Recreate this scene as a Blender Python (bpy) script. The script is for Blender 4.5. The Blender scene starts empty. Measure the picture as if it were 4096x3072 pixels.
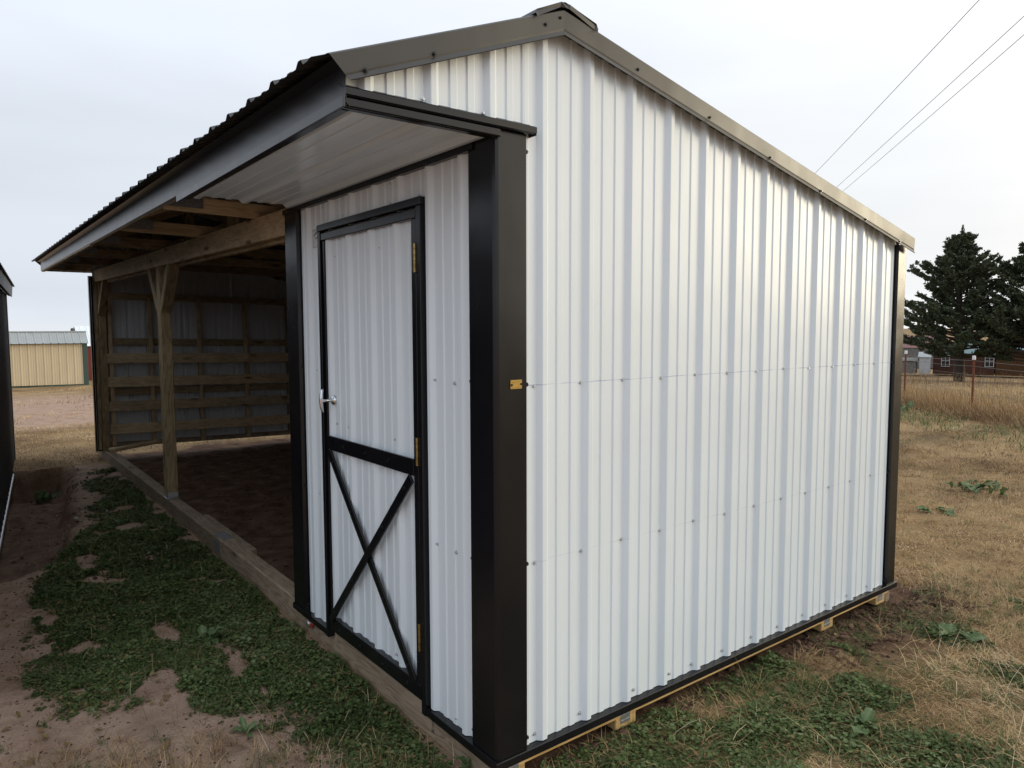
import bpy, bmesh, math, random
import numpy as np
from mathutils import Vector, Matrix, Euler

random.seed(7)
RNG = np.random.default_rng(11)
scene = bpy.context.scene
COL = scene.collection

# ------------------------------------------------------------------ camera
cam_d = bpy.data.cameras.new('camera')
cam = bpy.data.objects.new('camera', cam_d)
COL.objects.link(cam)
CAM = Vector((-1.4889, -2.0212, 1.5484))
RIGHT = Vector((0.7922966, -0.6101287, -0.0030041))
UP = Vector((0.0486322, 0.0582430, 0.9971172))
FWD = Vector((0.6081949, 0.7901586, -0.0758177))
cam.matrix_world = Matrix(((RIGHT.x, UP.x, -FWD.x, CAM.x), (RIGHT.y, UP.y, -FWD.y, CAM.y),
                           (RIGHT.z, UP.z, -FWD.z, CAM.z), (0, 0, 0, 1)))
cam_d.sensor_width = 36.0
cam_d.lens = 36.0 * 2895.56 / 4096.0
cam_d.clip_start = 0.02
cam_d.clip_end = 6000
scene.camera = cam

# ------------------------------------------------------------------ world + sun
SUN_AZ, SUN_EL = math.radians(-26), math.radians(11)
SUN = Vector((math.cos(SUN_AZ) * math.cos(SUN_EL), math.sin(SUN_AZ) * math.cos(SUN_EL), math.sin(SUN_EL)))
world = bpy.data.worlds.new('World')
scene.world = world
world.use_nodes = True
wn, wl = world.node_tree.nodes, world.node_tree.links
wn.clear()
w_out = wn.new('ShaderNodeOutputWorld')
w_bg = wn.new('ShaderNodeBackground')
w_bg.inputs['Strength'].default_value = 0.1
w_sky = wn.new('ShaderNodeTexSky')
w_sky.sky_type = 'NISHITA'
w_sky.sun_disc = False
w_sky.sun_elevation = SUN_EL
w_sky.sun_rotation = math.pi / 2 - SUN_AZ
w_sky.air_density = 1.0
w_sky.dust_density = 3.0
w_tc = wn.new('ShaderNodeTexCoord')
# angle to the veiled sun: thin overcast is brighter and warmer on that side
w_dot = wn.new('ShaderNodeVectorMath'); w_dot.operation = 'DOT_PRODUCT'
w_nrm = wn.new('ShaderNodeVectorMath'); w_nrm.operation = 'NORMALIZE'
wl.new(w_tc.outputs['Generated'], w_nrm.inputs[0])
wl.new(w_nrm.outputs[0], w_dot.inputs[0])
w_dot.inputs[1].default_value = SUN
w_ramp = wn.new('ShaderNodeValToRGB')
w_map = wn.new('ShaderNodeMapRange')
w_map.inputs['From Min'].default_value = -1; w_map.inputs['From Max'].default_value = 1
wl.new(w_dot.outputs['Value'], w_map.inputs['Value'])
wl.new(w_map.outputs[0], w_ramp.inputs[0])
cr = w_ramp.color_ramp
cr.elements[0].position = 0.0; cr.elements[0].color = (0.62, 0.665, 0.735, 1)
cr.elements[1].position = 1.0; cr.elements[1].color = (1.30, 1.08, 0.72, 1)
for pos, c in ((0.45, (0.65, 0.695, 0.765)), (0.70, (0.735, 0.77, 0.82)), (0.85, (0.86, 0.875, 0.89)), (0.94, (1.02, 0.985, 0.91))):
    e = cr.elements.new(pos); e.color = (*c, 1)
# soft stratus streaks
w_mp = wn.new('ShaderNodeMapping'); w_mp.inputs['Scale'].default_value = (1.3, 1.3, 5.5)
w_mp.inputs['Rotation'].default_value = (0.06, 0.05, 0.4)
wl.new(w_nrm.outputs[0], w_mp.inputs['Vector'])
w_ns = wn.new('ShaderNodeTexNoise'); w_ns.inputs['Scale'].default_value = 1.5
w_ns.inputs['Detail'].default_value = 5; w_ns.inputs['Roughness'].default_value = 0.5
wl.new(w_mp.outputs[0], w_ns.inputs['Vector'])
w_nr = wn.new('ShaderNodeMapRange')
w_nr.inputs['From Min'].default_value = 0.3; w_nr.inputs['From Max'].default_value = 0.7
w_nr.inputs['To Min'].default_value = 9.3; w_nr.inputs['To Max'].default_value = 10.5
wl.new(w_ns.outputs['Fac'], w_nr.inputs['Value'])
# overcast: brighter towards the zenith, thin pale band at the horizon
w_sx = wn.new('ShaderNodeSeparateXYZ'); wl.new(w_nrm.outputs[0], w_sx.inputs[0])
w_el = wn.new('ShaderNodeValToRGB'); wl.new(w_sx.outputs[2], w_el.inputs[0])
ce = w_el.color_ramp
ce.elements[0].position = 0.0; ce.elements[0].color = (1.04, 1.02, 0.98, 1)
ce.elements[1].position = 1.0; ce.elements[1].color = (1.28, 1.28, 1.28, 1)
for pos, v in ((0.022, 0.98), (0.045, 0.87), (0.16, 0.89), (0.40, 1.06)):
    e = ce.elements.new(pos); e.color = (v, v, v, 1)
w_em = wn.new('ShaderNodeMix'); w_em.data_type = 'RGBA'; w_em.blend_type = 'MULTIPLY'; w_em.inputs['Factor'].default_value = 1
wl.new(w_ramp.outputs['Color'], w_em.inputs['A']); wl.new(w_el.outputs['Color'], w_em.inputs['B'])
w_sc = wn.new('ShaderNodeVectorMath'); w_sc.operation = 'SCALE'
wl.new(w_em.outputs['Result'], w_sc.inputs[0]); wl.new(w_nr.outputs[0], w_sc.inputs['Scale'])
w_mix = wn.new('ShaderNodeMix'); w_mix.data_type = 'RGBA'
w_mix.inputs['Factor'].default_value = 0.93
wl.new(w_sky.outputs[0], w_mix.inputs['A']); wl.new(w_sc.outputs[0], w_mix.inputs['B'])
wl.new(w_mix.outputs['Result'], w_bg.inputs['Color'])
wl.new(w_bg.outputs[0], w_out.inputs[0])

sun_d = bpy.data.lights.new('sun', 'SUN')
sun_d.energy = 0.85
sun_d.angle = math.radians(18)
sun_d.color = (1.0, 0.90, 0.68)
sun = bpy.data.objects.new('sun', sun_d)
COL.objects.link(sun)
sun.rotation_euler = (-SUN).to_track_quat('-Z', 'Y').to_euler()

scene.view_settings.view_transform = 'Standard'
scene.view_settings.look = 'None'
scene.view_settings.exposure = 0.42
scene.view_settings.gamma = 1.0
scene.view_settings.use_curve_mapping = False

# ------------------------------------------------------------------ helpers
def empty(name, loc=(0, 0, 0)):
    o = bpy.data.objects.new(name, None)
    o.empty_display_size = 0.2
    o.location = loc
    COL.objects.link(o)
    return o

def tag(o, label=None, cat=None, group=None, kind=None):
    if label: o['label'] = label
    if cat: o['category'] = cat
    if group: o['group'] = group
    if kind: o['kind'] = kind
    return o

def mesh_obj(name, verts, faces, mat, parent=None, smooth=False):
    me = bpy.data.meshes.new(name)
    me.from_pydata([tuple(v) for v in verts], [], faces)
    me.materials.append(mat)
    if smooth:
        me.polygons.foreach_set('use_smooth', [True] * len(me.polygons))
    me.update()
    o = bpy.data.objects.new(name, me)
    COL.objects.link(o)
    if parent: o.parent = parent
    return o

def link_mesh(name, me, parent=None, matrix=None):
    o = bpy.data.objects.new(name, me)
    COL.objects.link(o)
    if parent: o.parent = parent
    if matrix is not None: o.matrix_basis = matrix
    return o

def np_mesh(name, V, F, mat, attrs=None, smooth=False):
    """V (n,3), F (m,k) numpy arrays -> mesh datablock"""
    me = bpy.data.meshes.new(name)
    k = F.shape[1]
    me.vertices.add(len(V)); me.vertices.foreach_set('co', np.ascontiguousarray(V, np.float32).ravel())
    me.loops.add(F.size); me.loops.foreach_set('vertex_index', np.ascontiguousarray(F, np.int32).ravel())
    me.polygons.add(len(F))
    me.polygons.foreach_set('loop_start', np.arange(0, F.size, k, dtype=np.int32))
    me.polygons.foreach_set('loop_total', np.full(len(F), k, np.int32))
    if smooth: me.polygons.foreach_set('use_smooth', np.ones(len(F), bool))
    me.update(calc_edges=True)
    for n, a in (attrs or {}).items():
        at = me.attributes.new(n, 'FLOAT', 'POINT')
        at.data.foreach_set('value', np.ascontiguousarray(a, np.float32))
    me.materials.append(mat)
    return me

def box(name, x0, x1, y0, y1, z0, z1, mat, parent=None, bevel=0.0015):
    bm = bmesh.new()
    bmesh.ops.create_cube(bm, size=1.0)
    for v in bm.verts:
        v.co = Vector(((v.co.x) * (x1 - x0), (v.co.y) * (y1 - y0), (v.co.z) * (z1 - z0)))
    if bevel > 0:
        bmesh.ops.bevel(bm, geom=bm.edges[:], offset=bevel, segments=1, affect='EDGES', clamp_overlap=True)
    me = bpy.data.meshes.new(name); bm.to_mesh(me); bm.free()
    me.materials.append(mat)
    return link_mesh(name, me, parent, Matrix.Translation(((x0 + x1) / 2, (y0 + y1) / 2, (z0 + z1) / 2)))

_board_cache = {}
def board(name, p0, p1, w, h, mat, parent=None, up=(0, 0, 1), bevel=0.004):
    """timber from p0 to p1 (centre line); w across, h along 'up'; local X runs along the grain"""
    p0, p1 = Vector(p0), Vector(p1)
    L = (p1 - p0).length
    key = (round(L, 4), round(w, 4), round(h, 4), mat.name, bevel)
    me = _board_cache.get(key)
    if me is None:
        bm = bmesh.new()
        bmesh.ops.create_cube(bm, size=1.0)
        for v in bm.verts:
            v.co = Vector((v.co.x * L, v.co.y * w, v.co.z * h))
        bmesh.ops.bevel(bm, geom=bm.edges[:], offset=min(bevel, min(w, h) * 0.3), segments=1, affect='EDGES')
        me = bpy.data.meshes.new(name); bm.to_mesh(me); bm.free()
        me.materials.append(mat)
        _board_cache[key] = me
    X = (p1 - p0).normalized()
    U = Vector(up)
    Y = U.cross(X).normalized(); Z = X.cross(Y)
    m = Matrix(((X.x, Y.x, Z.x, 0), (X.y, Y.y, Z.y, 0), (X.z, Y.z, Z.z, 0), (0, 0, 0, 1)))
    m.translation = (p0 + p1) / 2
    return link_mesh(name, me, parent, m)

def extrude(name, prof, p0, axis_vec, mapf, mat, parent, closed=False):
    """profile list of (a,b); mapf(a,b,t)->3D for t in 0,1"""
    n = len(prof)
    V = [mapf(a, b, 0) for a, b in prof] + [mapf(a, b, 1) for a, b in prof]
    F = [(i, (i + 1) % n, (i + 1) % n + n, i + n) for i in range(n if closed else n - 1)]
    if closed: F += [tuple(range(n))[::-1], tuple(range(n, 2 * n))]
    return mesh_obj(name, V, F, mat, parent)

def solid(o, t=0.001, off=0):
    m = o.modifiers.new('sheet', 'SOLIDIFY'); m.thickness = t; m.offset = off
    return o

def tube(V, F, pts, rads, sides=6):
    base = len(V)
    n = len(pts)
    for i, p in enumerate(pts):
        p = Vector(p)
        d = (Vector(pts[min(i + 1, n - 1)]) - Vector(pts[max(i - 1, 0)])).normalized()
        a = d.orthogonal().normalized(); b = d.cross(a)
        for k in range(sides):
            t = 2 * math.pi * k / sides
            V.append(tuple(p + (a * math.cos(t) + b * math.sin(t)) * rads[i]))
    for i in range(n - 1):
        for k in range(sides):
            k2 = (k + 1) % sides
            F.append((base + i * sides + k, base + i * sides + k2, base + (i + 1) * sides + k2, base + (i + 1) * sides + k))

def lathe(prof, n=20):
    """profile [(r,z)] -> verts, faces around Z"""
    V, F = [], []
    for r, z in prof:
        for k in range(n):
            t = 2 * math.pi * k / n
            V.append((r * math.cos(t), r * math.sin(t), z))
    for i in range(len(prof) - 1):
        for k in range(n):
            k2 = (k + 1) % n
            F.append((i * n + k, i * n + k2, (i + 1) * n + k2, (i + 1) * n + k))
    return V, F

# value noise in numpy
_T = np.random.default_rng(5).random((256, 256))
def vnoise(x, y, s=0):
    x = np.asarray(x, float) + s * 17.3; y = np.asarray(y, float) + s * 9.7
    xi = np.floor(x).astype(int); yi = np.floor(y).astype(int)
    fx = x - xi; fy = y - yi
    fx = fx * fx * (3 - 2 * fx); fy = fy * fy * (3 - 2 * fy)
    a = _T[xi & 255, yi & 255]; b = _T[(xi + 1) & 255, yi & 255]
    c = _T[xi & 255, (yi + 1) & 255]; d = _T[(xi + 1) & 255, (yi + 1) & 255]
    return (a * (1 - fx) + b * fx) * (1 - fy) + (c * (1 - fx) + d * fx) * fy
def fbm(x, y, s=0, o=4):
    r = 0; a = 0.5
    for i in range(o):
        r = r + a * vnoise(np.asarray(x) * 2 ** i, np.asarray(y) * 2 ** i, s + i); a *= 0.5
    return r / (1 - 0.5 ** o)
def sstep(a, b, x):
    t = np.clip((x - a) / (b - a), 0, 1); return t * t * (3 - 2 * t)

# ------------------------------------------------------------------ materials
def mat_new(name):
    m = bpy.data.materials.new(name); m.use_nodes = True
    n, l = m.node_tree.nodes, m.node_tree.links
    b = n['Principled BSDF']
    return m, n, l, b

def ramp(n, stops):
    r = n.new('ShaderNodeValToRGB')
    e = r.color_ramp.elements
    e[0].position, e[0].color = stops[0][0], (*stops[0][1], 1)
    e[1].position, e[1].color = stops[-1][0], (*stops[-1][1], 1)
    for p, c in stops[1:-1]:
        x = e.new(p); x.color = (*c, 1)
    return r

def noise(n, l, vec, scale, detail=4, rough=0.55, dist=0.0):
    t = n.new('ShaderNodeTexNoise')
    t.inputs['Scale'].default_value = scale; t.inputs['Detail'].default_value = detail
    t.inputs['Roughness'].default_value = rough; t.inputs['Distortion'].default_value = dist
    if vec is not None: l.new(vec, t.inputs['Vector'])
    return t

def bump(n, l, b, height, strength, dist):
    bp = n.new('ShaderNodeBump')
    bp.inputs['Strength'].default_value = strength; bp.inputs['Distance'].default_value = dist
    l.new(height, bp.inputs['Height']); l.new(bp.outputs[0], b.inputs['Normal'])
    return bp

def mapping(n, l, vec, scale, loc=(0, 0, 0)):
    m = n.new('ShaderNodeMapping'); m.inputs['Scale'].default_value = scale; m.inputs['Location'].default_value = loc
    l.new(vec, m.inputs['Vector']); return m.outputs[0]

def metal_paint(name, col, rough, wob=0.004, wobscale=2.2, spec=0.5, marks=False, var=0.05):
    m, n, l, b = mat_new(name)
    tc = n.new('ShaderNodeTexCoord'); ob = tc.outputs['Object']
    n1 = noise(n, l, mapping(n, l, ob, (1, 1, 0.35)), 3.0, 5, 0.6)
    lo = tuple(c * (1 - var) for c in col); hi = tuple(min(1, c * (1 + var)) for c in col)
    r = ramp(n, [(0.3, lo), (0.7, hi)]); l.new(n1.outputs['Fac'], r.inputs[0])
    colout = r.outputs[0]
    if marks:   # blue chalk line snapped across the sheet
        sx = n.new('ShaderNodeSeparateXYZ'); l.new(ob, sx.inputs[0])
        total = None
        for zc, wdt, amt in ((1.3462, 0.0016, 0.65), (0.6935, 0.0013, 0.25)):
            d = n.new('ShaderNodeMath'); d.operation = 'SUBTRACT'; l.new(sx.outputs[2], d.inputs[0]); d.inputs[1].default_value = zc
            a = n.new('ShaderNodeMath'); a.operation = 'ABSOLUTE'; l.new(d.outputs[0], a.inputs[0])
            c = n.new('ShaderNodeMath'); c.operation = 'LESS_THAN'; l.new(a.outputs[0], c.inputs[0]); c.inputs[1].default_value = wdt
            nn = noise(n, l, ob, 9, 3); rr = ramp(n, [(0.35, (0, 0, 0)), (0.6, (amt, amt, amt))]); l.new(nn.outputs['Fac'], rr.inputs[0])
            mu = n.new('ShaderNodeMath'); mu.operation = 'MULTIPLY'; l.new(c.outputs[0], mu.inputs[0]); l.new(rr.outputs[0], mu.inputs[1])
            if total is None: total = mu.outputs[0]
            else:
                ad = n.new('ShaderNodeMath'); ad.operation = 'ADD'; l.new(total, ad.inputs[0]); l.new(mu.outputs[0], ad.inputs[1]); total = ad.outputs[0]
        mx = n.new('ShaderNodeMix'); mx.data_type = 'RGBA'
        l.new(total, mx.inputs['Factor']); l.new(colout, mx.inputs['A']); mx.inputs['B'].default_value = (0.22, 0.27, 0.50, 1)
        colout = mx.outputs['Result']
    l.new(colout, b.inputs['Base Color'])
    nr = noise(n, l, mapping(n, l, ob, (1, 1, 0.5)), 7.0, 6, 0.65)
    rr_ = n.new('ShaderNodeMapRange'); rr_.inputs['From Min'].default_value = 0.3; rr_.inputs['From Max'].default_value = 0.7
    rr_.inputs['To Min'].default_value = rough - 0.02; rr_.inputs['To Max'].default_value = rough + 0.04
    l.new(nr.outputs['Fac'], rr_.inputs['Value']); l.new(rr_.outputs[0], b.inputs['Roughness'])
    b.inputs['Specular IOR Level'].default_value = spec
    n2 = noise(n, l, ob, wobscale, 2, 0.4)
    n3 = noise(n, l, ob, 900, 2, 0.5)
    bp1 = n.new('ShaderNodeBump'); bp1.inputs['Strength'].default_value = 1; bp1.inputs['Distance'].default_value = wob
    l.new(n2.outputs['Fac'], bp1.inputs['Height'])
    bp2 = n.new('ShaderNodeBump'); bp2.inputs['Strength'].default_value = 0.06; bp2.inputs['Distance'].default_value = 0.001
    l.new(n3.outputs['Fac'], bp2.inputs['Height']); l.new(bp1.outputs[0], bp2.inputs['Normal'])
    l.new(bp2.outputs[0], b.inputs['Normal'])
    return m

def plain(name, col, rough=0.5, metallic=0.0, var=0.12, scale=30):
    m, n, l, b = mat_new(name)
    tc = n.new('ShaderNodeTexCoord')
    t = noise(n, l, tc.outputs['Object'], scale, 4)
    r = ramp(n, [(0.3, tuple(c * (1 - var) for c in col)), (0.7, tuple(min(1, c * (1 + var)) for c in col))])
    l.new(t.outputs['Fac'], r.inputs[0]); l.new(r.outputs[0], b.inputs['Base Color'])
    b.inputs['Roughness'].default_value = rough; b.inputs['Metallic'].default_value = metallic
    bump(n, l, b, t.outputs['Fac'], 0.15, 0.002)
    return m

def wood(name, light, dark, knot=0.8, rough=0.75):
    m, n, l, b = mat_new(name)
    tc = n.new('ShaderNodeTexCoord'); oi = n.new('ShaderNodeObjectInfo')
    off = n.new('ShaderNodeVectorMath'); off.operation = 'SCALE'; off.inputs[0].default_value = (37.0, 3.1, 5.7)
    l.new(oi.outputs['Random'], off.inputs['Scale'])
    ad = n.new('ShaderNodeVectorMath'); ad.operation = 'ADD'
    l.new(tc.outputs['Object'], ad.inputs[0]); l.new(off.outputs[0], ad.inputs[1])
    v = ad.outputs[0]
    wv = noise(n, l, mapping(n, l, v, (1.6, 9, 9)), 1.0, 3, 0.5)
    # knots
    vo = n.new('ShaderNodeTexVoronoi'); vo.inputs['Scale'].default_value = 1.0
    l.new(mapping(n, l, v, (3.1, 12, 12)), vo.inputs['Vector'])
    kr = n.new('ShaderNodeMapRange'); kr.inputs['From Min'].default_value = 0.08; kr.inputs['From Max'].default_value = 0.27
    kr.inputs['To Min'].default_value = 1; kr.inputs['To Max'].default_value = 0
    l.new(vo.outputs['Distance'], kr.inputs['Value'])
    # grain rings: distorted bands along the board
    cx = n.new('ShaderNodeMath'); cx.operation = 'MULTIPLY_ADD'
    l.new(kr.outputs[0], cx.inputs[0]); cx.inputs[1].default_value = 0.35; l.new(wv.outputs['Fac'], cx.inputs[2])
    mul = n.new('ShaderNodeMath'); mul.operation = 'MULTIPLY'; l.new(cx.outputs[0], mul.inputs[0]); mul.inputs[1].default_value = 60
    sn = n.new('ShaderNodeMath'); sn.operation = 'SINE'; l.new(mul.outputs[0], sn.inputs[0])
    fine = noise(n, l, mapping(n, l, v, (5, 160, 160)), 1.0, 3, 0.6)
    mixv = n.new('ShaderNodeMath'); mixv.operation = 'MULTIPLY_ADD'
    l.new(sn.outputs[0], mixv.inputs[0]); mixv.inputs[1].default_value = 0.16; l.new(fine.outputs['Fac'], mixv.inputs[2])
    r = ramp(n, [(0.22, dark), (0.42, tuple((a * 0.45 + c * 0.55) for a, c in zip(dark, light))), (0.62, light)])
    l.new(mixv.outputs[0], r.inputs[0])
    # blotches (weather, stain)
    bl = noise(n, l, v, 2.5, 4, 0.6)
    br = ramp(n, [(0.3, (0.80, 0.78, 0.75)), (0.65, (1.08, 1.05, 1.02))]); l.new(bl.outputs['Fac'], br.inputs[0])
    mu = n.new('ShaderNodeMix'); mu.data_type = 'RGBA'; mu.blend_type = 'MULTIPLY'; mu.inputs['Factor'].default_value = 1
    l.new(r.outputs[0], mu.inputs['A']); l.new(br.outputs[0], mu.inputs['B'])
    km = n.new('ShaderNodeMix'); km.data_type = 'RGBA'
    sel = n.new('ShaderNodeMath'); sel.operation = 'GREATER_THAN'; l.new(vo.outputs['Color'], sel.inputs[0]); sel.inputs[1].default_value = 0.62
    kf = n.new('ShaderNodeMath'); kf.operation = 'MULTIPLY'; l.new(kr.outputs[0], kf.inputs[0]); l.new(sel.outputs[0], kf.inputs[1])
    kf2 = n.new('ShaderNodeMath'); kf2.operation = 'MULTIPLY'; l.new(kf.outputs[0], kf2.inputs[0]); kf2.inputs[1].default_value = knot
    l.new(kf2.outputs[0], km.inputs['Factor']); l.new(mu.outputs['Result'], km.inputs['A'])
    km.inputs['B'].default_value = (0.07, 0.032, 0.014, 1)
    # tone from board to board
    rv = n.new('ShaderNodeMapRange'); rv.inputs['To Min'].default_value = 0.82; rv.inputs['To Max'].default_value = 1.12
    l.new(oi.outputs['Random'], rv.inputs['Value'])
    sc = n.new('ShaderNodeVectorMath'); sc.operation = 'SCALE'; l.new(km.outputs['Result'], sc.inputs[0]); l.new(rv.outputs[0], sc.inputs['Scale'])
    l.new(sc.outputs[0], b.inputs['Base Color'])
    b.inputs['Roughness'].default_value = rough
    b.inputs['Specular IOR Level'].default_value = 0.25
    bump(n, l, b, mixv.outputs[0], 0.35, 0.002)
    return m

M_WHITE = metal_paint('white_painted_steel', (0.755, 0.82, 0.868), 0.33, wob=0.006, var=0.02)
M_WHITE_END = metal_paint('white_painted_steel_chalked', (0.755, 0.82, 0.868), 0.33, wob=0.006, marks=True, var=0.02)
M_BLACK = metal_paint('black_trim_steel', (0.007, 0.007, 0.009), 0.24, wob=0.006, wobscale=3.0, var=0.3, spec=0.42)
M_FASCIA = metal_paint('black_fascia_steel', (0.012, 0.0125, 0.015), 0.30, wob=0.005, wobscale=2.0, var=0.2, spec=0.75)
M_ROOF = metal_paint('charcoal_roof_steel', (0.028, 0.028, 0.028), 0.38, wob=0.003, var=0.2)
M_DARKWALL = metal_paint('charcoal_wall_steel', (0.045, 0.047, 0.052), 0.45, wob=0.003, var=0.15)
M_SOFFIT = metal_paint('white_soffit_steel', (0.66, 0.74, 0.80), 0.20, wob=0.003, var=0.02)
M_INNER = metal_paint('bare_back_of_sheet', (0.62, 0.64, 0.66), 0.5, wob=0.003, var=0.05)
M_SILVER = plain('galvanised_steel', (0.55, 0.56, 0.57), 0.38, 0.85, 0.2, 60)
M_PLATE = plain('truss_plate_steel', (0.30, 0.31, 0.32), 0.35, 0.6, 0.3, 80)
M_CHROME = plain('chrome', (0.75, 0.76, 0.78), 0.12, 1.0, 0.03, 20)
M_BRASS = plain('brass', (0.62, 0.43, 0.14), 0.28, 1.0, 0.15, 60)
M_BRASSDK = plain('brass_letters', (0.80, 0.62, 0.30), 0.25, 1.0, 0.05, 60)
M_HINGE = plain('dull_brass', (0.34, 0.25, 0.10), 0.34, 1.0, 0.35, 45)
M_SCREW_W = plain('zinc_screw', (0.60, 0.62, 0.64), 0.35, 0.6, 0.1, 60)
M_SCREW_B = plain('black_screw', (0.012, 0.012, 0.013), 0.3, 0.0, 0.1, 60)
M_PINE = wood('new_pine', (0.62, 0.50, 0.33), (0.42, 0.31, 0.18))
M_BEAM = wood('clear_pine_beam', (0.78, 0.64, 0.44), (0.56, 0.43, 0.26))
M_TREATED = wood('treated_timber', (0.40, 0.315, 0.19), (0.22, 0.15, 0.08))
M_WEATHER = wood('weathered_timber', (0.36, 0.29, 0.215), (0.21, 0.155, 0.105))
M_SAWN = wood('fresh_cut_board', (0.60, 0.42, 0.19), (0.42, 0.27, 0.10), knot=0.3)
M_RED = plain('red_plastic', (0.35, 0.045, 0.02), 0.4)
M_PAPER = plain('sticker_paper', (0.70, 0.71, 0.71), 0.5, 0, 0.03)
M_INK = plain('print_ink', (0.03, 0.03, 0.035), 0.6)
M_CREAM = metal_paint('cream_painted_steel', (0.56, 0.47, 0.32), 0.5, var=0.06)
M_GREENTRIM = metal_paint('green_trim_steel', (0.035, 0.075, 0.065), 0.45)
M_GREYROOF = metal_paint('galvalume_roof', (0.33, 0.36, 0.37), 0.45, var=0.08)
M_BARNRED = metal_paint('red_painted_steel', (0.16, 0.025, 0.02), 0.5)
M_BROWNWALL = wood('brown_board_siding', (0.075, 0.034, 0.024), (0.045, 0.020, 0.014), knot=0)
M_TANBOARD = wood('stained_cedar_boards', (0.11, 0.055, 0.024), (0.06, 0.028, 0.012), knot=0.2)
M_TEALROOF = metal_paint('teal_roof_steel', (0.14, 0.22, 0.23), 0.5)
M_GALVWALL = metal_paint('pale_grey_steel', (0.42, 0.44, 0.46), 0.5)
M_REDROOF = metal_paint('faded_red_roof', (0.22, 0.10, 0.09), 0.6)
M_GLASSDK = plain('dark_window_glass', (0.02, 0.022, 0.025), 0.08)
M_WIRE = plain('wire', (0.16, 0.14, 0.12), 0.5, 0.5)
M_CABLE = plain('overhead_cable', (0.05, 0.05, 0.055), 0.6)
M_TPOST = plain('rusty_red_post', (0.19, 0.055, 0.025), 0.7, 0, 0.35, 25)
M_WHITECAP = plain('white_plastic_cap', (0.75, 0.76, 0.77), 0.45)
M_GREYWALL = plain('weathered_grey_boards', (0.17, 0.165, 0.155), 0.8, 0, 0.3, 4)
M_BARK = plain('cedar_bark', (0.06, 0.045, 0.035), 0.9, 0, 0.4, 8)

# ------------------------------------------------------------------ ground
def poly_sd(px, py, poly):
    """signed distance, negative inside"""
    P = np.array(poly, float); Q = np.roll(P, -1, 0)
    d = np.full(np.shape(px), 1e9); ins = np.zeros(np.shape(px), bool)
    for (ax, ay), (bx, by) in zip(P, Q):
        ex, ey = bx - ax, by - ay
        wx, wy = px - ax, py - ay
        t = np.clip((wx * ex + wy * ey) / (ex * ex + ey * ey + 1e-12), 0, 1)
        d = np.minimum(d, np.hypot(wx - t * ex, wy - t * ey))
        c = ((ay <= py) & (by > py)) | ((by <= py) & (ay > py))
        xi = ax + (py - ay) / (by - ay + 1e-12) * ex
        ins ^= c & (px < xi)
    return np.where(ins, -d, d)

ALLEY_GREEN = [(0.0, 7.9), (0.0, 0.0), (-0.20, 0.25), (-0.44, 0.825), (-0.46, 1.10), (-0.57, 1.28), (-0.71, 1.37),
               (-0.92, 1.56), (-1.08, 1.72), (-1.15, 2.0), (-1.17, 2.44), (-1.14, 2.95), (-1.02, 3.7),
               (-0.78, 4.6), (-0.55, 5.2), (-0.40, 6.1), (-0.32, 7.3)]
PATCHES_R = [(0.30, 0.0, 0.13), (0.46, -0.20, 0.17), (0.80, -0.12, 0.17), (1.02, -0.38, 0.22), (1.17, -0.03, 0.10),
             (1.36, -0.50, 0.25), (1.58, -0.02, 0.20), (1.68, -0.42, 0.17), (1.40, -0.95, 0.30), (2.08, -0.18, 0.13),
             (2.45, -0.85, 0.17), (2.72, -0.45, 0.17), (0.75, -0.60, 0.26), (1.0, -1.05, 0.3), (3.3, -0.15, 0.10), (3.5, -0.65, 0.14)]
TRENCH = [(-1.9, 8.42), (-0.55, 8.42), (-0.42, 8.1), (-0.55, 7.2), (-0.62, 6.2), (-0.75, 5.2), (-0.95, 4.3), (-1.9, 3.6)]

PIT = [(-1.3, 8.42), (-0.58, 8.42), (-0.50, 8.1), (-0.66, 7.2), (-1.3, 7.0)]

def green_mask(x, y):
    w = (fbm(x * 3.1, y * 3.1, 3) - 0.5) * 0.5
    w2 = (fbm(x * 9, y * 9, 8) - 0.5) * 0.22
    sd = poly_sd(x, y, ALLEY_GREEN) + w * 0.8 + w2
    g = sstep(0.11, -0.12, sd + (fbm(x * 22, y * 22, 9, 2) - 0.5) * 0.14)
    # bare earth showing through in the alley
    hole = sstep(0.67, 0.76, fbm(x * 5.2 + 9, y * 3.8, 14) + 0.10 * sstep(4.0, 6.5, y) + 0.10 * sstep(-0.45, -0.85, x))
    g = g * (1 - hole)
    r = np.zeros(np.shape(x))
    for cx, cy, rad in PATCHES_R:
        d = np.hypot(x - cx, y - cy) + w * 0.55 + w2 * 0.9
        r = np.maximum(r, sstep(rad + 0.06, rad - 0.13, d + (fbm(x * 22, y * 22, 9, 2) - 0.5) * 0.10))
    r = np.where(y < 0.02, r, 0)
    # far green strip in front of the fence, tufts out in the field
    fl = (y - 4.77) - (7.28 - 4.77) / (19.54 - 17.32) * (x - 17.32)      # >0 beyond fence line
    fd = fl / math.hypot(1, 1.13)
    strip = sstep(-3.6, -2.6, -np.abs(-fd - 0) * 0 + (-1) * np.abs(fd + 4.2) - 1.6 + w * 3)
    tuft = sstep(0.66, 0.74, fbm(x * 1.1, y * 1.1, 21)) * (x > 2.5) * (x < 13) * 0.7
    return np.clip(np.maximum(np.maximum(g, r), np.maximum(strip * (x > 8), tuft * (y < 3))), 0, 1)

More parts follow.
